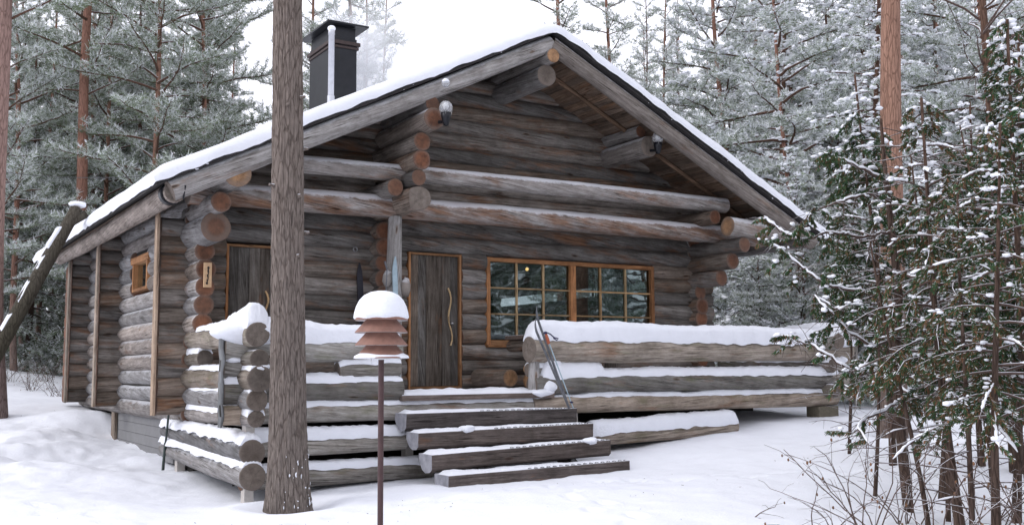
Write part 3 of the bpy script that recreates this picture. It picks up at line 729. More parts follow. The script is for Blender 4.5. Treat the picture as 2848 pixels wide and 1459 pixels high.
rail(LR, (3.17, RY, .30), (3.66, RY, .30), .10, .10, None)
rail(LR, (4.45, RY, .27), (5.20, RY, .30), .10, .095, dict(t=.05, a=50))
rail(LR, (3.17, RY, .06), (5.22, RY, .055), .128, .125, [dict(t=.035, a=40), dict(s=.12, e=.72, t=.075, a=44)])
rail(LR, (3.17, RY, -.17), (3.6, RY, -.17), .12, .12, None)
rail(LR, (3.5, RY+.02, -.185), (7.0, RY+.02, -.185), .112, .112, dict(t=.035, a=46, j=.9), 'sill_log')
rail(LR, (3.38, RY-.02, -.52), (5.27, RY-.02, -.52), .105, .115, dict(t=.08, a=58, s=.02), 'lower_log', e0=2)
rail(LR, (3.38, RY-.02, -.85), (5.6, RY-.02, -.86), .105, .11, dict(t=.04, a=48, s=.02), 'lower_log', e0=2)
SX = 3.435
rail(LR, (SX, 10.58, .655), (SX, 13.2, .66), .13, .125, [dict(s=.0, e=.32, t=.20, t2=.12, a=60), dict(s=.28, e=.92, t=.06, t2=.02, a=42)], m=M_LOGR)
rail(LR, (SX, 10.52, .40), (SX, 11.2, .40), .105, .10, None, e0=1)
rail(LR, (SX, 12.55, .43), (SX, 13.2, .43), .10, .105, dict(t=.03, a=50))
rail(LR, (SX, 10.5, .19), (SX, 13.2, .20), .135, .135, dict(t=.02, a=42, e=.9), m=M_LOGR)
rail(LR, (SX, 10.55, -.03), (SX, 13.2, -.03), .115, .12, dict(t=.015, a=40, e=.93), m=M_LOGW)
rail(LR, (SX, 10.58, -.22), (SX, 13.2, -.22), .09, .095, dict(t=.03, a=60, e=.95), m=M_LOGW)
rail(LR, (3.40, 10.62, -.545), (3.38, 14.05, -.50), .135, .085, dict(t=.05, a=50), 'lower_log', m=M_LOGW)
rail(LR, (3.40, 10.60, -.80), (3.38, 14.1, -.72), .14, .085, dict(t=.045, a=46), 'lower_log', m=M_LOGW)
# upright batten nailed over the ends, gnarled
b_ = MB(); pts = [(3.135+.012*math.sin(i*2.3), RY-.10+.012*math.cos(i*1.7), -.30+i*.115) for i in range(9)]
tube(b_, pts, [.030+.012*abs(math.sin(i*1.25)) for i in range(9)], 10, 0)
for i, v in enumerate(b_.v): b_.v[i] = V(3.135+(v[0]-3.135)*.7, RY-.10+(v[1]-RY+.10)*1.25, v[2])
b_.build('end_batten', M_GREYB, LR)
for x, y, zt in ((3.44, 10.86, -.28), (3.44, 13.62, -.30), (7.7, 11.05, -.25), (5.4, 11.1, -.25)):
    b_ = MB(); b_.box((x-.05, y-.06, -1.35), (x+.05, y+.06, zt), 0, 2); b_.build('support_post', M_PALE, LR, .004)
# snow hump on the corner of the left railing
def heap(par, *bl):
    for b_ in bl:
        s = MB(); blob(s, *b_); s.build('snow_cap', M_SNOW, par)
heap(LR, ((3.44, 10.86, .68), .40, .20, .145, 0, 40, .10), ((3.54, 10.74, .71), .26, .17, .135, 0, 32, .10), ((3.3, 10.93, .40), .13, .11, .04, 0, 20, .3), ((3.47, 10.58, .31), .10, .10, .04, 0, 20, .3))

RR = thing('terrace_railing', 'long log railing with thick snow on top, on the porch right of the steps', 'railing', (9.5, 10.9, -.7))
rail(RR, (6.98, RY, .53), (12.75, RY, .50), .165, .150, [dict(t=.185, t2=.17, a=54, j=.14)])
rail(RR, (7.0, RY+.05, .26), (7.95, RY+.05, .27), .085, .08, dict(t=.05, a=60, e=.98))
rail(RR, (7.02, RY, .085), (12.45, RY, .085), .125, .115, [dict(t=.075, a=48, s=.02), dict(s=.02, e=.2, t=.14, a=52)])
rail(RR, (7.0, RY+.02, -.175), (12.45, RY+.02, -.175), .115, .112, dict(t=.05, a=44, j=.9), 'sill_log')
rail(RR, (7.78, RY-.02, -.60), (10.35, RY-.02, -.53), .11, .10, dict(t=.10, a=66, s=.02), 'lower_log')
rail(RR, (12.2, RY+.02, .10), (12.2, 13.1, .10), .12, .12, dict(t=.06, a=55)); rail(RR, (12.2, 10.75, .30), (12.2, 13.1, .32), .10, .10, dict(t=.05, a=55))
rail(RR, (12.2, 10.6, .66), (12.2, 13.1, .62), .12, .12, dict(t=.14, a=55)); rail(RR, (12.2, 10.7, -.07), (12.2, 13.1, -.07), .10, .10)
for z, s_ in ((.33, 12.0), (.30, 12.35), (-.02, 12.35)):
    pass
for i, z in enumerate((.32, .10, -.12)): rail(RR, (12.3, RY, z+.0), (12.82-.03*i, RY, z), .11, .10)
b_ = MB(); pts = [(12.86+.015*math.sin(i*2.1), RY-.04, -.28+i*.13) for i in range(9)]; tube(b_, pts, [.045+.012*abs(math.sin(i*1.6)) for i in range(9)], 10, 0); b_.build('end_batten', M_LOGR, RR)
w = MB(); log(w, (7.05, RY-.02, -.02), (7.05, RY, .40), .085, .07, 14, .15, 0); w.build('railing_post', [M_LOG, M_ENDG], RR)
b_ = MB(); b_.box((12.0, 10.85, -1.0), (12.42, 11.1, -.30), 0, 2); b_.build('support_post', plain('mossy_block', (.13, .115, .085), .9), RR, .01)
heap(RR, ((12.55, 10.9, .70), .34, .2, .14, 0, 30, .2), ((12.45, 10.85, .38), .12, .1, .05, 0, 20, .3), ((7.30, 10.90, .345), .12, .1, .05, 0, 20, .3), ((7.10, 10.86, -.01), .16, .10, .05, 0, 24, .4), ((7.22, 10.84, .05), .10, .08, .07, 0, 22, .35))
# shade of the crawl space under the porch, painted as a near-black sheet
w = MB(); w.box((3.7, 12.2, -1.5), (12.0, 12.25, -.1), 0); w.build('crawl_space_shade', M_DARK, cabin)

# steps ----------------------------------------------------------------
ST = thing('porch_steps', 'wide flight of four split log steps dusted with snow, leading up to the porch', 'steps', (6.4, 9.9, -1.05))
w = MB(); w.box((5.19, 10.80, -.075), (7.27, 10.97, -.012), 0, 0); o = w.build('landing_edge', M_STEP, ST, .004)
def frontsnow(x0, x1, y0, y1, z, t=.03, zr=None, name='snow_cap', par=None, thin=None):
    n_ = int((x1-x0)/.03); m_ = 9; vs = []; sd = random.randint(0, 99)
    for i in range(n_+1):
        x = x0+(x1-x0)*i/n_
        for j in range(m_):
            q = j/(m_-1); e = math.sqrt(max(0, 1-abs(2*q-1)**4)); f = min(1, i/2, (n_-i)/2)
            am = 1 if thin is None else (1-(1-thin)*i/n_)
            y = y0+(y1-y0)*q+(.012*float(fbm(x*9, sd, 0, sd, 3)) if j == 0 else 0)
            zz = z+((zr-z)*i/n_ if zr is not None else 0)
            vs.append(V(x, y, zz-.004+am*t*e*f*(1+.8*float(fbm(x*5, y*6, sd, sd, 3)))))
    s = MB(); s.add(vs, [(i*m_+j, (i+1)*m_+j, (i+1)*m_+j+1, i*m_+j+1) for i in range(n_) for j in range(m_-1)], 0)
    return s.build(name, M_SNOW, par)
frontsnow(5.2, 7.26, 10.81, 11.35, -.006, .05, None, 'snow_cap', o)
def step(x0, x1, yf, zl, zr, dep, h, tw, nm):
    """half log, flat side up, front face hewn"""
    w = MB(); n_ = 44; prof = []
    for (yy, zz) in ((0, 0), (.004, -.5*h), (.02*dep, -.82*h), (.16*dep, -1.0*h), (.5*dep, -1.03*h), (.75*dep, -.85*h), (1*dep, -.4*h), (1*dep, 0)): prof.append((yy, zz))
    vs = []; m_ = len(prof); rn = (random.random(), random.random()); sd = random.randint(0, 99)
    for i in range(n_+1):
        t = i/n_; x = x0+(x1-x0)*t; zt = zl+(zr-zl)*t; y0 = yf+tw*t
        for j, (a, b2) in enumerate(prof):
            k = .010*float(fbm(x*2.5, j*.9, sd, sd, 3)); vs.append(V(x, y0+a+k*(1 if j < 4 else 0), zt+b2*(1+.05*float(vnoise(x*1.3, j, sd, 3)))))
    fs, uv = [], []
    acc = [0]
    for j in range(1, m_+1): acc.append(acc[-1]+math.dist(prof[j-1], prof[j % m_]))
    for i in range(n_):
        for j in range(m_):
            k = (j+1) % m_; fs.append((i*m_+j, i*m_+k, (i+1)*m_+k, (i+1)*m_+j))
            a, b2 = x0+(x1-x0)*i/n_, x0+(x1-x0)*(i+1)/n_; uv.append([(a, acc[j]), (a, acc[j+1]), (b2, acc[j+1]), (b2, acc[j])])
    w.add(vs, fs, 0, uv, rn, False)
    w.add(vs[:m_], [tuple(range(m_))[::-1]], 1, None, rn, False); w.add(vs[-m_:], [tuple(range(m_))], 0, None, rn, False)
    o = w.build('step', [M_STEP, M_STEPEND], ST, .008)
    n2 = int((x1-x0)/.03); s = MB(); vs = []; m2 = 9
    for i in range(n2+1):
        t = i/n2; x = x0+.01+(x1-x0-.02)*t; am = 1-.75*t
        for j in range(m2):
            q = j/(m2-1); e = max(0, 1-abs(2*q-1)**4)**.5; f = min(1, i/2, (n2-i)/2)
            vs.append(V(x, yf+tw*t+.012+.018*float(fbm(x*8, 1, sd, sd, 3))*(j == 0)+(dep-.03)*q, zl+(zr-zl)*t-.003+.034*am*e*f*(1+.9*float(fbm(x*4.5, q*3, sd, 9, 3)))))
    s.add(vs, [(i*m2+j, (i+1)*m2+j, (i+1)*m2+j+1, i*m2+j+1) for i in range(n2) for j in range(m2-1)], 0)
    s.build('snow_cap', M_SNOW, o)
    # punched metal tread plate, showing through the snow at the right
    g = MB(); nn = int((x1-x0)*.60/.022); vs = []
    for i in range(nn+1):
        t = .40+.585*i/nn; x = x0+(x1-x0)*t; yy = yf+tw*t; zt = zl+(zr-zl)*t; up_ = .010 if (i//2) % 2 else -.004
        vs += [V(x, yy+.010, zt+up_), V(x, yy+.034, zt+up_)]
    g.add(vs, [(2*i, 2*i+1, 2*i+3, 2*i+2) for i in range(nn)], 0, None, None, False)
    g.build('tread_plate', M_SKIE, o)
    return o
SD = [(5.13, 7.49, 10.57, -.205, -.205, .30, .19, .07), (5.13, 7.53, 10.27, -.405, -.38, .30, .185, .09), (5.14, 7.59, 9.97, -.62, -.565, .31, .19, .12), (5.18, 7.64, 9.67, -.815, -.79, .32, .19, .13)]
for i, a in enumerate(SD): step(*a, 'step')
for (x, y, z) in ((5.75, 10.12, -.385), (7.25, 9.85, -.56)):
    s = MB(); blob(s, (x, y+.20, z+.0), .10, .08, .035, 0, 22, .5); s.build('snow_lump', M_SNOW, ST)
for x in (5.75, 7.1):
    w = MB(); log(w, (x, 9.95, -1.05), (x, 10.95, -.35), .10, .10, 12, .05, 0); w.build('stringer', [M_STEP, M_ENDG], ST)

# porch furniture ----------------------------------------------------
TB = thing('log_table', 'heavy log table on the porch under the big window', 'table', (8.3, 12.1, 0))
w = MB(); w.box((7.55, 11.75, .68), (9.6, 12.45, .74), 0, 0); t_ = w.build('tabletop', M_STEP, TB, .01)
for x in (7.66, 9.4):
    w = MB(); log(w, (x, 11.85, .60), (x, 12.45, .60), .085, .085, 18, .05, 0); w.build('crosspiece', [M_LOGF, M_ENDP], TB)
for x in (7.9, 9.2):
    w = MB(); log(w, (x, 12.15, 0), (x, 12.15, .55), .12, .12, 14, .05, 0); w.build('leg', [M_LOGF, M_ENDG], TB)
w = MB(); log(w, (7.44, 12.12, .155), (7.42, 12.95, .155), .118, .13, 24, .04, 0)
tag(w.build('thick_round_log', [M_LOGF, M_ENDP]), 'thick round log lying on the porch floor right of the main door', 'log')
def bench(loc, label, logs):
    t = thing('log_bench', label, 'bench', loc)
    for k_, a, b2, r, nm in logs:
        w = MB(); log(w, a, b2, r, r, 14, .05, 0); w.build(nm, [M_LOGF, k_], t)
bench((8.2, 12.0, 0), 'low bench of two stacked logs beside the table under the big window', [(M_ENDP, (7.60, 11.98, .28), (8.8, 12.0, .28), .055, 'seat'), (M_ENDP, (7.66, 12.05, .12), (8.8, 12.05, .12), .09, 'base_log')])
bench((4.5, 12.2, 0), 'log bench behind the left railing between the two doors', [(M_END, (4.0, 12.2, .32), (5.1, 12.25, .32), .09, 'seat'), (M_END, (4.15, 12.0, .05), (4.15, 12.5, .05), .12, 'leg'), (M_END, (4.95, 12.0, .07), (4.95, 12.5, .07), .10, 'leg')])

# skis and poles -----------------------------------------------------
def ski(name, a, b2, wdt, th, tip, mat_, label, side=(1, 0, 0), grp=None):
    a, b2 = Vector(a), Vector(b2); d = (b2-a).normalized(); sd = Vector(side); sd = (sd-d*sd.dot(d)).normalized(); nn = d.cross(sd)
    w = MB(); vs = []; n_ = 26; L = (b2-a).length
    for i in range(n_+1):
        t = i/n_; e = max(0, (t-.86)/.14); c = a+d*(L*t)+nn*(tip*e*e); wf = wdt*(1-.12*math.sin(t*math.pi))*(1-e**2*.85)/2; tf = th/2*(1+.8*math.sin(t*math.pi))
        for sx, sz in ((-1, -1), (1, -1), (1, 1), (-1, 1)): vs.append(c+sd*(sx*wf)+nn*(sz*tf))
    w.add(vs, [(i*4+j, i*4+(j+1) % 4, (i+1)*4+(j+1) % 4, (i+1)*4+j) for i in range(n_) for j in range(4)]+[(3, 2, 1, 0), (n_*4, n_*4+1, n_*4+2, n_*4+3)], 0, None, None, False)
    return tag(w.build(name, mat_), label, 'ski', grp)
ski('ski', (7.30, 10.53, -.20), (6.86, 10.67, .86), .045, .006, -.06, M_SKIE, 'narrow grey ski with the lower tip, leaning on the end of the right railing', (0, 1, 0), 'skis by the right railing')
ski('ski', (7.33, 10.58, -.20), (6.93, 10.74, 1.03), .045, .006, -.05, M_SKIE, 'narrow grey ski leaning on the snow of the right railing, its curved tip highest', (0, 1, 0), 'skis by the right railing')
PO = thing('ski_pole', 'ski pole with orange grip and dark blue strap against the right railing', 'ski pole', (7.33, 10.5, -.2))
w = MB(); tube(w, [(7.34, 10.5, -.2), (7.07, 10.62, .60)], [.006, .008], 8); w.build('shaft', M_SKI, PO)
w = MB(); tube(w, [(7.07, 10.62, .58), (7.06, 10.625, .63), (7.035, 10.63, .70)], [.018, .021, .017], 10); w.build('grip', M_ORNG, PO)
w = MB(); blob(w, (7.03, 10.63, .715), .028, .02, .018, 0, 10, 0); tube(w, [(7.03, 10.61, .72), (7.08, 10.60, .70), (7.13, 10.595, .66), (7.19, 10.59, .645), (7.17, 10.59, .625), (7.12, 10.59, .65)], [.008]*6, 6); w.build('strap', M_BLUE, PO)
w = MB(); lathe(w, (7.32, 10.51, -.13), [(.0, .02), (.03, 0), (.0, -.01)], 12); w.build('basket', M_BLUE, PO)
ski('ski', (5.86, 12.32, 0.02), (5.815, 12.36, 1.75), .075, .014, -.03, M_SKI, 'pale blue ski standing against the porch post behind the garden lamp', (1, 0, -.1))
ski('ski', (5.60, 12.80, 0.02), (5.625, 13.07, 1.72), .085, .02, -.02, M_SKIB, 'black ski leaning on the log wall left of the porch post', (1, -.1, 0))
w = MB(); tube(w, [(5.60, 12.3, .02), (5.70, 12.33, 1.58)], [.008, .008], 6); tube(w, [(5.70, 12.33, 1.58), (5.665, 12.33, 1.68)], [.014, .012], 8)
tag(w.build('ski_pole', M_SKIE), 'thin grey ski pole leaning on the porch post beside the pale blue ski', 'ski pole')
# broom / handle leaning at the left corner of the railing
w = MB(); tube(w, [(3.30, 13.9, -.95), (3.22, 13.3, -.1)], [.014, .014], 8); tube(w, [(3.31, 13.95, -1.02), (3.27, 13.7, -.62)], [.02, .014], 6)
tag(w.build('leaning_rod', plain('dark_green_rod', (.03, .045, .04), .5)), 'thin dark rod leaning against the grey foundation planks at the left', 'rod')

# carved sign on the left log ends
SGD = V(-.10, -.33, .0)
SG = thing('door_sign', 'small pale wooden sign with dark carved marks on the log ends by the left door', 'sign', (3.45, 12.6, 1.43))
w = MB(); w.box((3.405, 12.575, 1.28), (3.50, 12.605, 1.58), 0, 2); w.build('board', M_SIGN, SG, .004)
w = MB()
gl_ = [(3.562, 1.535, .014, .016), (3.556, 1.50, .007, .020), (3.566, 1.475, .006, .016), (3.553, 1.445, .010, .012), (3.562, 1.42, .005, .018), (3.548, 1.385, .006, .018), (3.547, 1.35, .013, .017)]
for x, z, a, b2 in gl_: blob(w, (x-.105, 12.572, z-.02), a, .003, b2, 0, 12, .5)
tube(w, [(3.455, 12.573, 1.520), (3.464, 12.573, 1.460), (3.445, 12.573, 1.420), (3.457, 12.573, 1.380), (3.441, 12.573, 1.330)], [.0045]*5, 6)
w.build('carved_marks', M_INK, SG)

# porch lamps at the purlin ends --------------------------------------
def ball_lamp(x, y, z, label, r=.085):
    t = thing('outdoor_lamp', label, 'lamp', (x, y, z), 'globe lamps on the gable purlins')
    g = MB(); lathe(g, (x, y, z), [(r*.55, -r*.85), (r*.9, -r*.45), (r, 0), (r*.9, r*.45), (r*.55, r*.84), (.0, r)], 22); g.build('glass_globe', M_GLASSB, t)
    g = MB(); lathe(g, (x, y, z), [(.02, -.02), (.03, .01), (.02, .04), (0, .05)], 12); g.build('bulb', M_LAMPW, t)
    g = MB(); lathe(g, (x, y, z-r-.10), [(.0, -.06), (.03, -.05), (.045, .0), (.06, .05), (.065, .115), (.0, .12)], 16)
    tube(g, [(x, y, z-r-.10), (x-.02, y+.14, z-r-.08)], [.02, .025], 8); g.build('lamp_base', M_BLACK, t)
    g = MB()
    for i in range(3): 
        a = i*2.1; tube(g, [(x+.07*math.cos(a), y+.07*math.sin(a), z-.1), (x+.095*math.cos(a), y+.095*math.sin(a), z-.01)], [.003, .003], 4)
    g.build('wire_guard', M_METAL, t); return t
ball_lamp(6.09, 11.44, 3.575, 'globe lamp with black base on the purlin end left of the ridge')
ball_lamp(9.93, 11.92, 3.70, 'globe lamp with black base on the purlin end right of the ridge')
w = MB(); lathe(w, (6.145, 11.55, 3.925), [(.03, -.05), (.05, -.03), (.055, 0), (.04, .03)], 16, 0); lathe(w, (6.145, 11.55, 3.925), [(.052, .01), (.045, .035), (.02, .055), (0, .06)], 16, 1)
tag(w.build('small_globe', [M_GLASSB, M_SNOW]), 'small snow-topped glass globe on the gable edge log above the left lamp', 'lamp')

# garden lamp ----------------------------------------------------------
LX, LY = 2.60, 5.7; gzL = G(LX, LY)
GL = thing('garden_lamp', 'brown tiered garden lamp under a dome of snow on a tall pole', 'garden lamp', (LX, LY, gzL))
w = MB(); lathe(w, (LX, LY, 0), [(.017, gzL-.1), (.017, .345)], 16); w.build('pole', M_POLE, GL)
def shade(zb, r, h, top):
    w = MB(); lathe(w, (LX, LY, zb), [(r, 0), (r*.985, .005), (r*.57, h)], 40, 0); lathe(w, (LX, LY, zb), [(r*.985, -.002), (r*.57, h*.93)], 40, 1)
    w.build('lamp_shade', [M_RUST, M_LAMPW], GL)
for zb in (.360, .436, .512): shade(zb-.012, .158, .078, .05)
w = MB(); lathe(w, (LX, LY, .585), [(.158, -.012), (.155, .0), (.10, .06), (0, .09)], 40, 0); lathe(w, (LX, LY, .585), [(.156, -.013), (.09, .03)], 40, 1); w.build('lamp_cap', [M_RUST, M_LAMPW], GL)
w = MB(); lathe(w, (LX, LY, .3), [(.03, .04), (.03, .3)], 14); w.build('lamp_core', M_LAMPW, GL)
w = MB(); lathe(w, (LX, LY, .585), [(.148, -.010), (.160, .004), (.156, .035), (.149, .070), (.132, .108), (.104, .138), (.068, .156), (.03, .163), (0, .165)], 48, 0, True, .06); w.build('snow_cap', M_SNOW, GL)
w = MB(); lathe(w, (LX, LY, .348), [(.160, .0), (.156, .014), (.128, .030), (.112, .034)], 40, 0, True, .05); w.build('snow_rim', M_SNOW, GL)
w = MB(); tube(w, [(LX-.10, LY-.08, .35), (LX-.10, LY-.08, .315)], [.004, .001], 5); w.build('icicle', M_GLASSB, GL)

# ------------------------------------------------------------------ placing by bearing and distance
def P(u, dist):
    """ground point at image bearing u (2848-wide photo) and distance along the view"""
    d = FWD*dist+RT*((u-1424)/2902*dist); return d.x, d.y
# near pine trunk -------------------------------------------------------
def near_trunk():
    bx, by = 3.565, 9.97; nz_, na = 760, 150; zb, zt = -1.35, 7.5
    z = np.linspace(0, 1, nz_)**1.0*(zt-zb)+zb; a = np.linspace(0, 2*math.pi, na, endpoint=False)
    Z, A = np.meshgrid(z, a, indexing='ij'); h = Z+1.1
    r = .178+.050*np.exp(-np.clip(h, 0, 9)/.45)-.008*h
    ca, sa = np.cos(A), np.sin(A)
    r = r*(1+.04*fbm(ca*1.2, sa*1.2, Z*.8, 61, 3)+np.exp(-np.clip(h, 0, 9)/.3)*.08*np.cos(A*5+.6))
    n1 = fbm(A*5.7/1.0, Z*2.2, 0, 62, 3)
    # long vertical plates: ridged noise stretched along z (wraps by blending)
    def ridg(k, zs, sd): 
        q = np.abs(vnoise(ca*k+.9*fbm(ca*2, sa*2, Z*2.4, sd+5, 2), sa*k, Z*zs, sd)); return q
    f1 = ridg(8.5, 3.2, 63); f2 = ridg(17, 8, 64); f3 = fbm(ca*22, sa*22, Z*16, 65, 3)
    fur = np.minimum(1, f1*3.2)*.7+np.minimum(1, f2*3)*.3
    r = r+.017*(fur-.6)+.006*f3
    X = bx+r*ca-.016*h; Y = by+r*sa
    # branch scars
    co = np.stack([X-bx, Y-by, Z-(-1.1)], -1).reshape(-1, 3)
    idx = np.arange(nz_*na).reshape(nz_, na); q = np.stack([idx[:-1], np.roll(idx, -1, 1)[:-1], np.roll(idx, -1, 1)[1:], idx[1:]], -1).reshape(-1, 4)
    me = bpy.data.meshes.new('trunk'); fastmesh(me, co, q, None, True); me.materials.append(M_BARKF)
    t = thing('pine_tree', 'big rough-barked pine trunk rising in front of the porch left of the garden lamp', 'tree', (bx, by, -1.1))
    o = bpy.data.objects.new('trunk', me); COL.objects.link(o); o.parent = t
    s = MB(); rr = random.Random(4)
    for i in range(55):
        hh = abs(rr.gauss(0, .38)); an = rr.uniform(-2.2, .9); ra = .184+.05*math.exp(-hh/.45); zz = -1.04+hh; sz = rr.uniform(.002, .010)*(1.3-min(1, hh)); ra -= .004
        blob(s, (ra*math.cos(an)-.008*hh, ra*math.sin(an), zz+1.1), sz*rr.uniform(.5, 1.2), sz*.6, sz*rr.uniform(.8, 2.6), 0, 7, .6)
    for (an, hh) in ((-1.9, 4.0), (-1.2, 3.1)):
        ra = .175; s.n and blob(s, (ra*math.cos(an)-.016*hh, ra*math.sin(an), hh), .012, .010, .008, 0, 8, .4)
    o2 = s.build('snow_speck', M_SNOW); o2['kind'] = 'stuff'; o2.parent = t; o2.matrix_parent_inverse = Matrix(); o2.location = (0, 0, 0)
    k = MB()
    for (an, hh, L) in ((-1.9, 4.0, .05), (-1.2, 3.1, .03), (-1.3, 2.5, .03), (-.2, 2.75, .05), (-2.9, 3.2, .05), (-1.0, 4.1, .05), (-.3, 3.6, .04)):
        ra = .165; c = V(ra*math.cos(an)-.016*hh, ra*math.sin(an), hh); d = V(math.cos(an), math.sin(an), .15)
        tube(k, [c, c+d*L], [.022, .012], 8)
    o3 = k.build('branch_stub', M_BARKF); o3.parent = t
near_trunk()
# leaning log at the left edge ------------------------------------------
def leaning():
    def at(u, v, d):
        q = FWD*d+RT*((u-1424)/2902*d)-UP*((v-729.5)/2902*d); return V(q.x, q.y, q.z+.28)
    a = at(212, 580, 15.0); b2 = at(-160, 1250, 13.2)
    w = MB(); log(w, b2, a, .115, .085, 20, .08, .008, me0=1, me1=1, step=.08); o = w.build('leaning_log', [M_BARKM, M_ENDG])
    w2 = MB(); d = a-b2; side, up = frame(d); dn = d.normalized()
    for (s0, s1, t) in ((.80, .90, .03), (.70, .77, .02), (.56, .66, .015), (.44, .52, .015), (.2, .3, .015)): snowcap(w2, b2+d*s0, b2+d*s1, .083+.03*(1-s0), a=26, t=t, jit=1.2)
    blob(w2, a+V(.02, 0, .06), .13, .11, .05, 0, 16, .3)
    s = w2.build('snow_cap', M_SNOW, o); tube_ = MB(); tube(tube_, [a-dn*.3, a-dn*.1+V(.17, 0, .02)], [.05, .06], 8); tube_.build('side_stub', M_BARKM, o)
    tag(o, 'mossy leaning log with snow on it, propped across the left end of the roof', 'log')
leaning()

# ------------------------------------------------------------------ trees
def needles(pts, dirs, K, ln, wd, mats_p, up_bias=.15, frost_up=True, spread=.8, rng=RNG):
    """K thin triangles per tuft"""
    n_ = len(pts); p = np.repeat(pts, K, 0); d = np.repeat(dirs, K, 0)
    rd = rng.normal(size=(n_*K, 3)); rd /= np.linalg.norm(rd, axis=1)[:, None]
    v = d*(1-spread*.5)+rd*spread; v[:, 2] += up_bias; v /= np.linalg.norm(v, axis=1)[:, None]
    L = ln*rng.uniform(.6, 1.25, (n_*K, 1)); s = np.cross(v, rng.normal(size=(n_*K, 3))); s /= np.linalg.norm(s, axis=1)[:, None]+1e-9
    s *= wd*rng.uniform(.7, 1.3, (n_*K, 1))
    p = p+rng.normal(size=p.shape)*ln*.15
    co = np.stack([p-s*.5, p+s*.5, p+v*L+s*.25, p+v*L-s*.25], 1).reshape(-1, 3)
    f = np.arange(n_*K*4).reshape(-1, 4)
    u = rng.random(n_*K)
    if frost_up: u = u+.45*(v[:, 2]-v[:, 2].mean())
    mi = np.searchsorted(np.cumsum(mats_p)[:-1], np.clip(1-u, 0, .999))
    return co, f, mi
PHI = (1+5**.5)/2
ICO = np.array([(-1,PHI,0),(1,PHI,0),(-1,-PHI,0),(1,-PHI,0),(0,-1,PHI),(0,1,PHI),(0,-1,-PHI),(0,1,-PHI),(PHI,0,-1),(PHI,0,1),(-PHI,0,-1),(-PHI,0,1)])/math.sqrt(1+PHI*PHI)
ICF = np.array([(0,11,5),(0,5,1),(0,1,7),(0,7,10),(0,10,11),(1,5,9),(5,11,4),(11,10,2),(10,7,6),(7,1,8),(3,9,4),(3,4,2),(3,2,6),(3,6,8),(3,8,9),(4,9,5),(2,4,11),(6,2,10),(8,6,7),(9,8,1)])
def clumps(pts, size, rng=RNG, flat=.5):
    pts = np.concatenate([pts, pts+rng.normal(size=pts.shape)*size*np.array([.8, .8, .2]), pts+rng.normal(size=pts.shape)*size*np.array([1.1, 1.1, .25])])
    n_ = len(pts); s = size*rng.uniform(.3, 1.0, (n_, 1, 1)); b = ICO[None]*s*np.stack([rng.uniform(.7, 1.4, (n_, 1)), rng.uniform(.7, 1.4, (n_, 1)), flat*rng.uniform(.7, 1.3, (n_, 1))], -1)
    b = b*rng.uniform(.75, 1.2, (n_, 12, 1))
    co = (b+pts[:, None]).reshape(-1, 3); F = (ICF[None]+np.arange(n_)[:, None, None]*12).reshape(-1, 3)
    return co, F
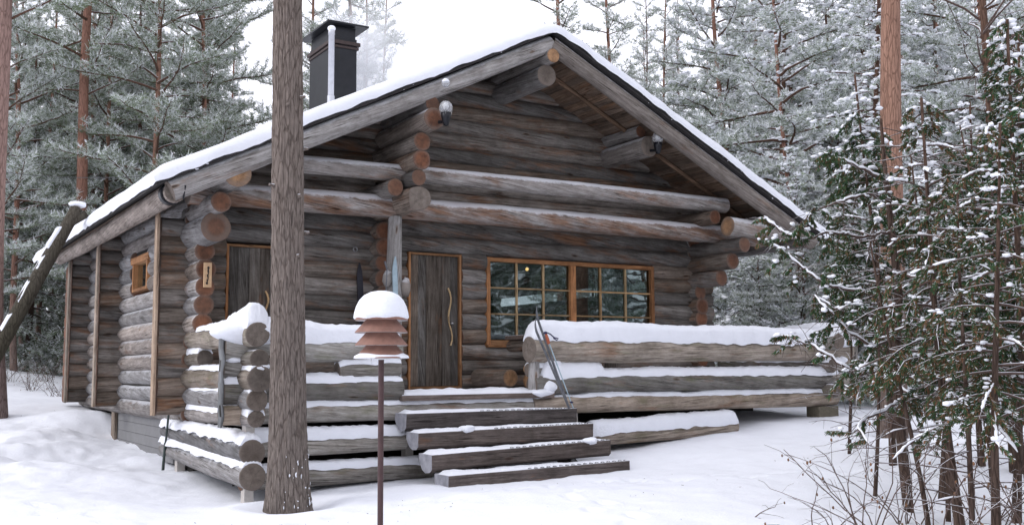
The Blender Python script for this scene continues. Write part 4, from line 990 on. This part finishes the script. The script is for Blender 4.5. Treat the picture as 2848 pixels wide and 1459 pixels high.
def make_crown(name, seed, H, z0, rmax, nb, kind, mp, dens=1.0, ln=.13, wd=.018, snow=.0, ssize=.05, fmats=None, shape=1.0):
    """returns (limb mesh, crown mesh)"""
    rng = np.random.default_rng(seed); limbs = MB(); PT = []; DR = []; SN = []; SNT = []
    for i in range(nb):
        t = (i+rng.random())/nb; h = z0+(H-z0)*t
        if kind == 'pine': L = rmax*(.55+.45*math.sin(min(1, t*1.25+.15)*math.pi))*rng.uniform(.55, 1.1)*(1-.55*t); el = R(rng.uniform(-5, 25)+30*t); droop = -.10
        elif kind == 'spruce': L = rmax*(1-t)**.8*rng.uniform(.75, 1.1)+.12; el = R(rng.uniform(-12, 8)+25*t); droop = -.28
        elif kind == 'juniper': L = rmax*(1-.82*t**1.2)*rng.uniform(.5, 1.15); el = R(rng.uniform(-5, 35)); droop = -.38
        else: L = rmax*(1-t)**.7*rng.uniform(.6, 1.1)+.15; el = R(rng.uniform(5, 35)+15*t); droop = -.12
        az = i*2.399+rng.uniform(-.5, .5); m_ = 7; p = np.array([0, 0, h], float); pts = [p.copy()]
        d = np.array([math.cos(az)*math.cos(el), math.sin(az)*math.cos(el), math.sin(el)])
        for k in range(m_):
            d = d+np.array([rng.normal()*.10, rng.normal()*.10, droop/m_*2*(1 if k < m_-2 or kind != 'pine' else -2)+rng.normal()*.05]); d /= np.linalg.norm(d)
            p = p+d*L/m_; pts.append(p.copy())
        r0 = .010+.012*L if kind != 'juniper' else .007+.008*L
        tube(limbs, pts, [max(.003, r0*(1-.85*k/m_)) for k in range(m_+1)], 5, 0, False)
        pa = np.array(pts); nt_ = max(3, int(L/(.13 if kind != 'juniper' else .085)*dens)); start = .30 if kind in ('pine',) else (.12 if kind != 'juniper' else .22)
        for j in range(nt_):
            s = start+(1-start)*(j+rng.random())/nt_; x = s*m_; k = min(m_-1, int(x)); q = pa[k]+(pa[k+1]-pa[k])*(x-k); bd = (pa[k+1]-pa[k]); bd /= np.linalg.norm(bd)
            sd = np.cross(bd, (0, 0, 1)); sd /= np.linalg.norm(sd)+1e-9; sg = 1 if j % 2 else -1
            tl = L*(.34 if kind != 'spruce' else .25)*(1.05-s*.75)*rng.uniform(.6, 1.2)+.06
            td = bd*.6+sd*sg*.8+np.array([0, 0, {'pine': .25, 'spruce': -.5, 'juniper': -.45}.get(kind, .05)+rng.normal()*.15]); td /= np.linalg.norm(td)
            if kind == 'juniper' and float(vnoise(q[0]*3.1, q[1]*3.1, q[2]*3.1, seed)) < -.12: continue
            kk = max(2, int(tl/(ln*(.42 if kind != 'juniper' else .62))))
            ts = (np.arange(kk)+rng.random(kk))/kk; dd = td[None]+np.array([0, 0, {'pine': .3, 'spruce': -.5, 'juniper': -.8}.get(kind, 0)])[None]*ts[:, None]*.5
            PT.append(q+dd*tl*ts[:, None]); DR.append(np.repeat(td[None], kk, 0))
            if rng.random() < .45: tube(limbs, [q, q+td*tl*.8], [r0*.3+.002, .002], 3, 0, False)
            if snow and rng.random() < snow*(1 if kind != 'juniper' else .5):
                c = int(rng.integers(1, 4)); e = rng.random(c)[:, None]; SN.append(q+dd[0]*tl*e+np.array([0, 0, ssize*.35]))
        if snow and kind == 'juniper':
            a = int(rng.integers(1, 3))
            while a < m_:
                e = min(m_, a+int(rng.integers(1, 4)))
                if rng.random() < .26 and e > a: SNT.append([pts[q_]+np.array([0, 0, .012]) for q_ in range(a, e+1)])
                a = e+int(rng.integers(0, 2))
        if snow:
            c = max(1, int(L*(14 if kind != 'juniper' else 22)*snow)); e = rng.random(c)*m_*.95; k = e.astype(int); SN.append(pa[k]+(pa[k+1]-pa[k])*(e-k)[:, None]+np.array([0, 0, r0]))
    PT = np.concatenate(PT); DR = np.concatenate(DR)
    K = 8 if kind != 'juniper' else 24
    co, f, mi = needles(PT, DR, K, ln, wd, mp, .12 if kind != 'juniper' else -.25, True, .75 if kind != 'juniper' else .55, rng)
    me = bpy.data.meshes.new(name+'_crown'); fastmesh(me, co, f, mi)
    for m in (fmats or [M_FROST, M_NEEDF, M_NEED]): me.materials.append(m)
    o = limbs.build('branches', M_BARKD if kind != 'juniper' else M_TWIG); lm = o.data; bpy.data.objects.remove(o)
    sm = None
    if snow:
        sp = np.concatenate(SN); c2, F2 = clumps(sp, ssize, rng, .55); 
        if SNT:
            tb = MB()
            for q_ in SNT:
                fine = []
                for a, b2 in zip(q_[:-1], q_[1:]):
                    for k in range(4): fine.append(a+(b2-a)*k/4+rng.normal(size=3)*.003)
                fine.append(q_[-1]); m2 = len(fine); tube(tb, fine, [(.003 if k in (0, m2-1) else .006+.009*rng.random()) for k in range(m2)], 6, 0)
            o0 = len(c2); qv = np.array([tuple(v) for v in tb.v]); tri = []
            for f_ in tb.f:
                for k in range(1, len(f_)-1): tri.append((f_[0]+o0, f_[k]+o0, f_[k+1]+o0))
            c2 = np.concatenate([c2, qv]); F2 = np.concatenate([F2, np.array(tri)])
        sm = bpy.data.meshes.new(name+'_snow'); fastmesh(sm, c2, F2, None, True); sm.materials.append(M_TSNOW)
    return lm, me, sm
# mp = share of (snow-white, frosted, green)
CR = {
 'pineA': make_crown('a', 1, 17, 3.2, 3.3, 80, 'pine', (.14, .46, .40), 1.0, .115, .015),
 'pineB': make_crown('b', 2, 15, 2.2, 2.9, 76, 'pine', (.20, .50, .30), 1.0, .115, .015),
 'pineR': make_crown('c', 3, 16, 1.6, 3.0, 100, 'pine', (.32, .50, .18), 1.0, .115, .016, .22, .07),
 'thin': make_crown('d', 4, 17, 6.5, 2.4, 42, 'pine', (.15, .45, .40), .8, .14, .018),
 'spruceL': make_crown('e', 5, 12, .5, 2.3, 120, 'spruce', (.18, .42, .40), .9, .11, .020),
 'spruceR': make_crown('f', 6, 12, .4, 2.4, 125, 'spruce', (.40, .45, .15), .9, .10, .017, .3, .07),
 'young': make_crown('g', 7, 6.5, .4, 1.7, 80, 'young', (.28, .46, .26), 1.0, .11, .018, .25, .06),
}
TR_LAB = {'pineA': 'tall dark green pine in the frosty forest', 'pineB': 'greyish green pine in the frosty forest', 'pineR': 'pine white with frost in the forest',
 'thin': 'tall pine with a thin high crown in the forest', 'spruceL': 'frosted spruce with branches down to the snow', 'spruceR': 'spruce heavily coated in white snow', 'young': 'young snow-dusted conifer low in the forest'}
def trunk_mesh(H, r0, m, wob=.06, seed=1, seg=12, flare=1.25):
    w = MB(); rr = random.Random(seed); n_ = 26; pts = []; rad = []
    px_, py_ = rr.random()*9, rr.random()*9
    for i in range(n_+1):
        t = i/n_; z = -.4+t*(H+.4); pts.append((wob*math.sin(z*.55+px_)*min(1, z/2+.2), wob*math.sin(z*.4+py_)*min(1, z/2+.2), z)); rad.append(max(.012, r0*(1-.80*t)*(1+(flare-1)*math.exp(-max(0, z)/.3))))
    tube(w, pts, rad, seg, 0)
    o = w.build('trunk', m); me = o.data; bpy.data.objects.remove(o); return me
def add_part(name, me, par):
    o = bpy.data.objects.new(name, me); COL.objects.link(o); o.parent = par; return o
def tree(x, y, kind, label, group=None, r=.13, bark=None, sc=1.0, rz=0, tilt=(0, 0), H=None, name='pine_tree', tm=None, wob=.06):
    t = thing(name, label, 'tree', (x, y, G(x, y)), group); t.scale = (sc, sc, sc*random.uniform(.95, 1.08)); t.rotation_euler = (tilt[0], tilt[1], rz)
    add_part('trunk', tm or trunk_mesh(H or 17, r/sc, bark or M_BARK, wob, random.randint(1, 999)), t)
    lm, cm, sm = CR[kind]; add_part('branches', lm, t); add_part('crown', cm, t)
    if sm: add_part('snow_load', sm, t)['kind'] = 'stuff'
    return t
def lean(du):
    """tilt about the view axis; du = sideways drift to the right per metre of height"""
    a = math.atan(du); ax = Vector((FWD.x, FWD.y, 0)).normalized(); q = Matrix.Rotation(a, 3, ax).to_euler(); return q
# individually seen trunks: bearing, distance, radius, crown, bark, lean, label
TL = [
 (8, 17.5, .165, 'thin', bark_mat('pinkish_bark', (.19, .145, .135), (.26, .17, .145), (1.5, 2.5)), -.03, 'thick pinkish pine trunk cut off by the left edge of the photo'),
 (52, 27, .085, 'pineB', M_BARKR, -.035, 'slim reddish pine trunk second from the left edge'),
 (214, 25, .165, 'thin', M_BARKR, .010, 'large pine with orange upper trunk behind the left end of the roof'),
 (205, 33, .06, 'pineA', M_BARKD, .0, 'thin dark trunk just left of the large orange pine'),
 (338, 34, .065, 'pineA', M_BARKD, .0, 'thin dark pine trunk right of the large orange pine'),
 (568, 28, .09, 'pineA', M_BARKR, -.02, 'orange-brown pine trunk showing above the left roof slope'),
 (1010, 36, .085, 'thin', M_BARK, .0, 'pale slender pine behind the chimney smoke'),
 (985, 27, .09, 'thin', M_BARK, -.02, 'frosted pine whose branches hang above the chimney'),
 (880, 33, .09, 'pineB', M_BARK, -.02, 'frosted pine behind the chimney, close to the big near trunk'),
 (1562, 30, .11, 'thin', M_BARKR, .0, 'orange pine trunk rising just right of the roof peak'),
 (1700, 30, .085, 'pineB', M_BARKR, .0, 'orange pine trunk standing over the right roof slope near the peak'),
 (1806, 40, .065, 'pineB', M_BARKD, .0, 'thin dark pine trunk over the middle of the right roof slope'),
 (2235, 23, .06, 'pineR', M_BARKR, -.05, 'spindly curved red pine trunk right of the roof end'),
 (2425, 29, .09, 'pineR', M_BARKR, .035, 'reddish pine trunk half hidden behind the big orange pine at the right'),
 (2790, 23, .085, 'pineR', M_BARKR, -.03, 'slim orange pine trunk near the right edge'),
 (2300, 33, .09, 'pineR', M_BARKR, .03, 'distant reddish trunk beyond the right roof end'),
 (2610, 30, .06, 'pineR', M_BARKR, .03, 'thin reddish trunk between the two orange pines at the right'),
]
for u, d, r, kind, bark, ln_, lab in TL:
    x, y = P(u, d); e = lean(ln_); tree(x, y, kind, lab, None, r, bark, 1.0, 0, (e.x, e.y), name='pine_tree')
x, y = 11.92, 9.52
t = thing('pine_tree', 'big orange-barked pine right of the terrace, its foot among the junipers', 'tree', (x, y, G(x, y))); t.scale = (1, 1, 1); e = lean(.047); t.rotation_euler = e
add_part('trunk', trunk_mesh(17, .185, bark_mat('orange_pine_bark', (.19, .145, .125), (.32, .185, .135), (2.2, 2.4)), .03, 3, 24, 1.25), t)
lm, cm, sm = CR['thin']; add_part('branches', lm, t); add_part('crown', cm, t)
t = thing('dark_tree', 'dark slim tree near the right edge with bare arching twigs', 'tree', (*P(2800, 11.5), G(*P(2800, 11.5)))); e = lean(-.03); t.rotation_euler = e
add_part('trunk', trunk_mesh(9, .075, M_BARKD, .04, 9, 12), t)
w = MB(); rr = random.Random(12)
for i in range(34):
    h = rr.uniform(1.5, 7); az = rr.uniform(0, 6.28); L = rr.uniform(.8, 2.0); p = V(0, 0, h); d = V(math.cos(az), math.sin(az), rr.uniform(.2, .9)).normalized(); pts = [p.copy()]
    for k_ in range(8): d = (d+V(rr.gauss(0, .16), rr.gauss(0, .16), rr.uniform(-.16, .04))).normalized(); p = p+d*L/8; pts.append(p.copy())
    tube(w, pts, [.014*(1-.8*k_/8) for k_ in range(9)], 5, 0, False)
    for m_ in range(3):
        q = pts[rr.randint(2, 7)]; d2 = (d+V(rr.gauss(0, .6), rr.gauss(0, .6), rr.gauss(0, .4))).normalized(); tube(w, [q, q+d2*.25, q+d2*.5+V(0, 0, -.08)], [.005, .004, .002], 4, 0, False)
w.build('branches', M_TWIG).parent = t

# background forest: every tree a thing, crowns share meshes
FT = {k: trunk_mesh({'young': 6.5, 'spruceL': 12, 'spruceR': 12}.get(k, 16), {'young': .05}.get(k, .10), {'pineA': M_BARK, 'pineB': M_BARKR, 'pineR': M_BARKR, 'thin': M_BARKR}.get(k, M_BARKD), .08, 5, 8) for k in CR}
rr = random.Random(21); placed = [(x, y) for x, y in (P(u, d) for u, d, *_ in TL)]
def scatter(n_, ulo, uhi, dlo, dhi, kinds, mind=1.7, slo=.8, shi=1.15):
    c = 0; tries = 0
    while c < n_ and tries < n_*40:
        tries += 1; u = rr.uniform(ulo, uhi); d = rr.uniform(dlo, dhi); x, y = P(u, d)
        if 2 < x < 14.5 and 9.5 < y < 23: continue
        if any((x-a)**2+(y-b2)**2 < mind*mind for a, b2 in placed): continue
        placed.append((x, y)); k_ = rr.choice(kinds)
        tree(x, y, k_, TR_LAB[k_], 'forest trees: '+k_.rstrip('ABLR').replace('thin', 'high pine'), .1, None, rr.uniform(slo, shi), rr.uniform(0, 6.28), (rr.gauss(0, .02), rr.gauss(0, .02)), name={'spruceL': 'spruce_tree', 'spruceR': 'spruce_tree', 'young': 'young_conifer'}.get(k_, 'pine_tree'), tm=FT[k_]); c += 1
scatter(14, -160, 640, 24, 36, ['pineA', 'pineB', 'pineB', 'spruceL'])
scatter(19, -200, 900, 37, 60, ['pineA', 'pineB', 'spruceL', 'pineA'])
scatter(10, -100, 420, 27, 42, ['young', 'spruceL'], 1.5)
scatter(10, 860, 1060, 36, 58, ['pineA', 'pineB'], 2.0, .8, .95)
scatter(3, 1560, 1680, 50, 70, ['thin', 'pineB'], 2.5, .7, .8)
scatter(10, 1760, 2080, 34, 50, ['pineB', 'pineR', 'spruceR'], 2.0)
scatter(24, 2040, 2950, 26, 38, ['pineR', 'spruceR', 'spruceR', 'spruceR'])
scatter(26, 1900, 3100, 37, 60, ['pineR', 'spruceR', 'pineB'])
scatter(18, 2060, 2900, 19.5, 28, ['young', 'young', 'spruceR'], 1.5, .5, .9)
# woods behind the camera (they show in the window panes)
rr = random.Random(77)
for i in range(46):
    a = R(rr.uniform(-170, 10)); d = rr.uniform(12, 26); x, y = 8+d*math.cos(a), -2+d*math.sin(a)
    if y > -7 and abs(x) < 11: y -= 9
    k_ = rr.choice(['pineA', 'spruceL', 'young', 'pineB', 'spruceL']); tree(x, y, k_, TR_LAB[k_]+' opposite the cabin', 'trees opposite the cabin', .12, None, rr.uniform(.8, 1.1), rr.uniform(0, 6.28), tm=FT[k_], name='forest_tree')

# junipers at the right --------------------------------------------------
JM = [M_TSNOW, M_NEEDF, M_NEEDG, M_NEEDB]
CR['junA'] = make_crown('ja', 31, 4.4, 1.2, .88, 92, 'juniper', (.02, .05, .80, .13), 1.9, .036, .0080, .016, .044, JM)
CR['junB'] = make_crown('jb', 32, 3.9, 1.2, .88, 70, 'juniper', (.02, .05, .73, .20), 1.6, .036, .0080, .016, .042, JM)
CR['junC'] = make_crown('jc', 33, 3.4, 1.0, 1.0, 55, 'juniper', (.03, .05, .58, .34), .9, .036, .0085, .02, .036, JM)
JL = [(2455, 11.8, 'junA', 1.0, 'tall pointed juniper standing before the big orange pine'),
 (2640, 8.3, 'junC', 1.0, 'nearest juniper at the right with a slim mossy stem and sparse twigs'),
 (2785, 8.9, 'junA', .95, 'dense green juniper at the right edge with thick snow on its sprays'),
 (2585, 10.6, 'junB', .85, 'juniper between the near slim stem and the big orange pine'),
 (2870, 7.9, 'junB', 1.0, 'juniper cut off by the right edge of the photo'),
 (2705, 11.8, 'junA', .95, 'dark juniper further back at the right, under the slim orange pine'),
 (2370, 18.5, 'junB', 1.1, 'juniper just behind the right end of the terrace'),
 (2735, 7.2, 'junC', .85, 'thin-stemmed young juniper nearest the lower right corner')]
for i, (u, d, k_, s, lab) in enumerate(JL):
    x, y = P(u, d); t = thing('juniper', lab, 'juniper', (x, y, G(x, y)), None); t.scale = (s, s, s); t.rotation_euler = (random.gauss(0, .03), random.gauss(0, .03), i*1.7)
    add_part('stem', trunk_mesh({'junA': 4.4, 'junB': 3.9, 'junC': 3.4}[k_], .040, M_BARKD, .07, i+3, 9), t)
    lm, cm, sm = CR[k_]; add_part('branches', lm, t); add_part('foliage', cm, t); add_part('snow_load', sm, t)['kind'] = 'stuff'
# an old spreading juniper whose long snow-lined limbs reach left over the terrace end
def spreading():
    rng = np.random.default_rng(77); x, y = P(2500, 9.6); z = G(x, y); t = thing('juniper', 'spreading juniper whose long bare snow-lined branches reach left over the terrace end', 'juniper', (x, y, z))
    w = MB(); st = [V(x, y, z-.2)]+[at3(u, v, 9.6) for u, v in ((2500, 1150), (2490, 1000), (2500, 820), (2480, 640), (2462, 480), (2450, 330))]; tube(w, st, [.05, .048, .043, .038, .03, .022, .012], 10, 0)
    w.build('stem', M_BARKD, t)
    L = [([(2490, 640, 9.6), (2400, 655, 9.5), (2300, 648, 9.4), (2230, 668, 9.4), (2170, 640, 9.5), (2120, 600, 9.6)], .45),
         ([(2500, 800, 9.6), (2420, 815, 9.3), (2330, 800, 9.2), (2260, 765, 9.2), (2200, 715, 9.3), (2150, 680, 9.4)], .30),
         ([(2495, 860, 9.6), (2430, 880, 9.2), (2370, 850, 9.0), (2330, 860, 9.0), (2280, 830, 9.1)], .30),
         ([(2500, 930, 9.6), (2440, 960, 9.1), (2370, 930, 9.0), (2310, 870, 9.0), (2260, 820, 9.1)], .20),
         ([(2500, 1010, 9.6), (2440, 1030, 9.0), (2380, 1040, 8.8), (2300, 985, 8.8), (2230, 950, 8.9), (2170, 935, 9.0)], .10),
         ([(2480, 560, 9.6), (2420, 540, 9.4), (2340, 560, 9.3), (2260, 590, 9.3), (2220, 640, 9.3)], .6),
         ([(2470, 500, 9.6), (2400, 470, 9.4), (2330, 440, 9.3), (2290, 430, 9.3)], .8),
         ([(2490, 700, 9.6), (2560, 690, 9.3), (2640, 640, 9.1), (2700, 640, 9.0)], .6),
         ([(2500, 760, 9.6), (2580, 770, 9.2), (2660, 720, 9.0), (2740, 700, 8.9)], .5),
         ([(2505, 1080, 9.6), (2560, 1110, 9.1), (2600, 1095, 8.9), (2660, 1100, 8.8)], .15),
         ([(2500, 1120, 9.6), (2440, 1150, 9.0), (2390, 1180, 8.7), (2420, 1240, 8.5)], .05),
         ([(2480, 600, 9.6), (2520, 570, 10.1), (2580, 560, 10.4)], .8)]
    PT = []; DR = []; SN = []; w = MB(); sc_ = MB()
    for pts, dens in L:
        q = [at3(*p) for p in pts]; fine = []
        for a, b2, c, e in zip([q[0]]+q[:-2], q[:-1], q[1:], q[2:]+[q[-1]]):
            for k in range(6):
                tt = k/6; fine.append(.5*((2*b2)+(c-a)*tt+(2*a-5*b2+4*c-e)*tt*tt+(3*b2-a-3*c+e)*tt**3))
        fine.append(q[-1]); m = len(fine); fine = [f+V(*(rng.normal(size=3)*.007)) for f in fine]
        tube(w, fine, [.016*(1-.75*i/m) for i in range(m)], 6, 0, False)
        a = 0
        while a < m-3:
            b_ = min(m-1, a+int(rng.integers(4, 12)))
            if rng.random() < .85 and abs(fine[b_].z-fine[a].z) < .8*(fine[b_]-fine[a]).length: tube(sc_, [f+V(0, 0, .012+.004*rng.random()) for f in fine[a:b_+1]], [.004]+[.007+.009*rng.random() for _ in range(b_-a-1)]+[.005], 7, 0)
            a = b_+int(rng.integers(0, 2))
        for i in range(2, m):
            f = fine[i]
            for _ in range(3):
                if rng.random() < .55:
                    d = V(rng.normal()*.6, rng.normal()*.6, rng.normal()*.35-.35).normalized(); l = rng.uniform(.08, .30); tube(w, [f, f+d*l*.5, f+d*l+V(0, 0, -.03)], [.0035, .0025, .0015], 4, 0, False)
                    if rng.random() < .12+dens*(.35+.65*i/m):
                        kk = int(rng.integers(5, 11)); ts = rng.random(kk); PT.append(np.array(f)+np.array(d)*l*ts[:, None]); DR.append(np.repeat((np.array(d)*.5+np.array([0, 0, -.7]))[None], kk, 0))
                        if rng.random() < .5: SN.append(np.array(f+d*l*.6+V(0, 0, .03))[None])
    w.build('branches', M_TWIG, t); o = sc_.build('branch_snow', M_TSNOW, t); o['kind'] = 'stuff'
    PT = np.concatenate(PT); DR = np.concatenate(DR); co, f, mi = needles(PT, DR, 30, .035, .008, (.015, .04, .73, .215), -.2, True, .6, rng)
    me = bpy.data.meshes.new('foliage'); fastmesh(me, co, f, mi); [me.materials.append(m) for m in JM]
    o = bpy.data.objects.new('foliage', me); COL.objects.link(o); o.parent = t; o.matrix_parent_inverse = Matrix.Translation(-t.location)
    c2, F2 = clumps(np.concatenate(SN), .030, rng, .6); me = bpy.data.meshes.new('snow_load'); fastmesh(me, c2, F2, None, True); me.materials.append(M_TSNOW)
    o = bpy.data.objects.new('snow_load', me); COL.objects.link(o); o.parent = t; o.matrix_parent_inverse = Matrix.Translation(-t.location); o['kind'] = 'stuff'
def at3(u, v, d): q = FWD*d+RT*((u-1424)/2902*d)-UP*((v-729.5)/2902*d); return V(q.x, q.y, q.z+.28)
spreading()
def thin_stem(u, d, hgt, label, seed, du=0):
    rr = random.Random(seed); x, y = P(u, d); t = thing('thin_sapling', label, 'sapling', (x, y, G(x, y)))
    w = MB(); n_ = 12; pts = []
    ex = lean(du)
    for i in range(n_+1): z = -.1+i/n_*hgt; pts.append(V(.05*math.sin(z*1.7+seed)+du*z*RT.x, .05*math.sin(z*1.3+seed*2)+du*z*RT.y, z))
    tube(w, pts, [.020*(1-.8*i/n_)+.003 for i in range(n_+1)], 7, 0); w.build('stem', M_BARKD).parent = t
    w = MB(); sn = MB()
    for i in range(int(hgt*13)):
        k = rr.randint(2, n_); p = pts[k]+V(0, 0, rr.uniform(-.1, .1)); az = rr.uniform(0, 6.28); d_ = V(math.cos(az), math.sin(az), rr.uniform(-.3, .6)).normalized(); L = rr.uniform(.25, .85)*(1.1-.5*k/n_); q = [p.copy()]
        for m in range(6): d_ = (d_+V(rr.gauss(0, .14), rr.gauss(0, .14), rr.uniform(-.16, .04))).normalized(); p = p+d_*L/6; q.append(p.copy())
        tube(w, q, [.0055*(1-.75*m/6)+.001 for m in range(7)], 4, 0, False)
        for m in range(4):
            a = q[rr.randint(1, 6)]; d2 = (d_+V(rr.gauss(0, .7), rr.gauss(0, .7), rr.gauss(0, .4))).normalized(); tube(w, [a, a+d2*rr.uniform(.05, .22)], [.0025, .0012], 3, 0, False)
        if rr.random() < .25: a = rr.randint(0, 3); tube(sn, [v+V(0, 0, .008) for v in q[a:a+3]], [.003, .008, .003], 5, 0)
    w.build('branches', M_TWIG).parent = t; o = sn.build('branch_snow', M_TSNOW); o.parent = t; o['kind'] = 'stuff'
for i, (u, d, h, du, lab) in enumerate(((2600, 8.9, 3.2, -.03, 'dark thin sapling leaning left beside the near slim juniper'), (2665, 7.4, 2.6, .02, 'thin sapling with dense dead twigs right of the nearest juniper'), (2410, 10.6, 2.6, .05, 'thin bare sapling standing before the foot of the big orange pine'),
    (2528, 8.6, 2.4, -.12, 'crooked sapling leaning left toward the terrace end'), (2820, 9.8, 4.0, .03, 'tall thin sapling behind the dense green juniper at the right edge'), (2750, 10.2, 3.8, -.05, 'tall thin sapling left of the dense green juniper at the right edge'), (2345, 12.5, 2.2, .0, 'short thin sapling close to the terrace corner'))):
    thin_stem(u, d, h, lab, 200+i, du)
# bare shrubs in the snow at the lower right ------------------------------
def shrub(x, y, n_, hgt, label, seed):
    rr = random.Random(seed); w = MB()
    for i in range(n_):
        az = rr.uniform(0, 6.28); p = V(rr.uniform(-.12, .12), rr.uniform(-.12, .12), -.05); d = V(math.cos(az)*.45, math.sin(az)*.45, 1).normalized(); L = hgt*rr.uniform(.5, 1.1); pts = [p.copy()]
        for k_ in range(9): d = (d+V(rr.gauss(0, .15), rr.gauss(0, .15), rr.uniform(-.14, .02))).normalized(); p = p+d*L/9; pts.append(p.copy())
        tube(w, pts, [.0045*(1-.7*k_/9)+.0012 for k_ in range(10)], 5, 0, False)
        for m_ in range(5):
            k2 = rr.randint(2, 9); q = pts[k2]; d2 = (d+V(rr.gauss(0, .7), rr.gauss(0, .7), rr.gauss(0, .5))).normalized(); l2 = rr.uniform(.1, .3)
            tube(w, [q, q+d2*l2*.5, q+d2*l2+V(0, 0, -.03)], [.0022, .0018, .0012], 4, 0, False)
            if rr.random() < .35: blob(w, q+d2*l2+V(0, 0, -.03), .008, .008, .012, 1, 5, .3)
    o = w.build('bare_shrub', [M_TWIG, M_NEEDB]); o.location = (x, y, G(x, y)); tag(o, label, 'shrub')
for i, (u, d, n_, h, lab) in enumerate(((2290, 7.6, 5, .65, 'bare twiggy shrub poking from the snow, leftmost at the lower right'), (2400, 7.3, 9, 1.0, 'bare shrub with arching twigs right of the leftmost one'),
    (2500, 8.6, 9, 1.1, 'bare shrub at the foot of the big orange pine'), (2600, 6.8, 10, .9, 'dense bare shrub around the nearest juniper stem'), (2720, 7.8, 10, 1.2, 'tall tangle of bare twigs near the right edge'), (2820, 7.0, 8, .9, 'bare shrub in the lower right corner'),
    (2060, 8.8, 1, .35, 'single thin twig standing alone in the snow in front of the right railing'))):
    x, y = P(u, d); shrub(x, y, n_, h, lab, 50+i)
# low weeds at the forest edge on the left
for i, (u, d) in enumerate(((40, 25), (95, 24), (140, 26), (170, 23))):
    x, y = P(u, d); shrub(x, y, 12, .8, 'low bare brush at the forest edge left of the cabin', 80+i)
    bpy.context.scene.objects[-1] if False else None
for o in list(COL.objects):
    if o.get('label') == 'low bare brush at the forest edge left of the cabin': o['group'] = 'brush at the forest edge'
# bark crumbs and needles fallen on the snow
w = MB(); rr = random.Random(8)
for i in range(150):
    cx, cy, sp = rr.choice(((3.6, 9.6, .7), (6.6, 9.1, .8), (1.5, 18.5, 1.0), (10.5, 8.2, 1.4), (5.0, 8.6, 1.5))); x, y = cx+rr.gauss(0, sp), cy+rr.gauss(0, sp)
    if 3.3 < x < 12.9 and y > 9.5: continue
    a = rr.uniform(0, 6.28); l = rr.uniform(.006, .03); z = G(x, y)+.004; tube(w, [(x, y, z), (x+l*math.cos(a), y+l*math.sin(a), z+.004)], [.003, .002], 3, 0, False)
o = w.build('bark_litter', M_TWIG); o['kind'] = 'stuff'
# overhead wire from the roof end into the trees
def at3(u, v, d): q = FWD*d+RT*((u-1424)/2902*d)-UP*((v-729.5)/2902*d); return V(q.x, q.y, q.z+.28)
w = MB(); A, B = at3(-60, 470, 21), at3(470, 487, 17); tube(w, [A.lerp(B, i/10)+V(0, 0, -.10*math.sin(i/10*math.pi)) for i in range(11)], [.006]*11, 5)
tag(w.build('overhead_wire', M_BLACK), 'thin dark wire running from the trees to the left roof slope', 'wire')

# smoke from the chimney --------------------------------------------------
def smoke():
    w = MB(); w.box((6.75, 16.0, 4.6), (9.2, 18.2, 6.9), 0); o = w.build('chimney_smoke', None or M_SNOW); o.data.materials.clear()
    m = bpy.data.materials.new('smoke'); m.use_nodes = True; n = m.node_tree; n.nodes.remove(n.nodes['Principled BSDF'])
    pv = N(n, 'ShaderNodeVolumePrincipled'); pv.inputs['Color'].default_value = (.97, .98, 1, 1)
    t = N(n, 'ShaderNodeTexCoord'); s = N(n, 'ShaderNodeSeparateXYZ'); n.links.new(t.outputs['Generated'], s.inputs[0])
    nz = noise(n, t.outputs['Generated'], 3.2, 4, .6)
    def edge(c, w_=.3): return math_(n, 'MULTIPLY', math_(n, 'MULTIPLY', c, math_(n, 'SUBTRACT', 1.0, c)), 4.0)
    f = math_(n, 'MULTIPLY', edge(s.outputs[1]), edge(s.outputs[2])); f = math_(n, 'MULTIPLY', f, math_(n, 'SUBTRACT', 1.0, s.outputs[0], True))
    f = math_(n, 'MULTIPLY', f, math_(n, 'MULTIPLY', math_(n, 'SUBTRACT', nz, .32, True), 6.0)); n.links.new(math_(n, 'MULTIPLY', f, 1.5), pv.inputs['Density'])
    n.links.new(pv.outputs[0], n.nodes['Material Output'].inputs['Volume']); o.data.materials.append(m)
    o['kind'] = 'stuff'
smoke()
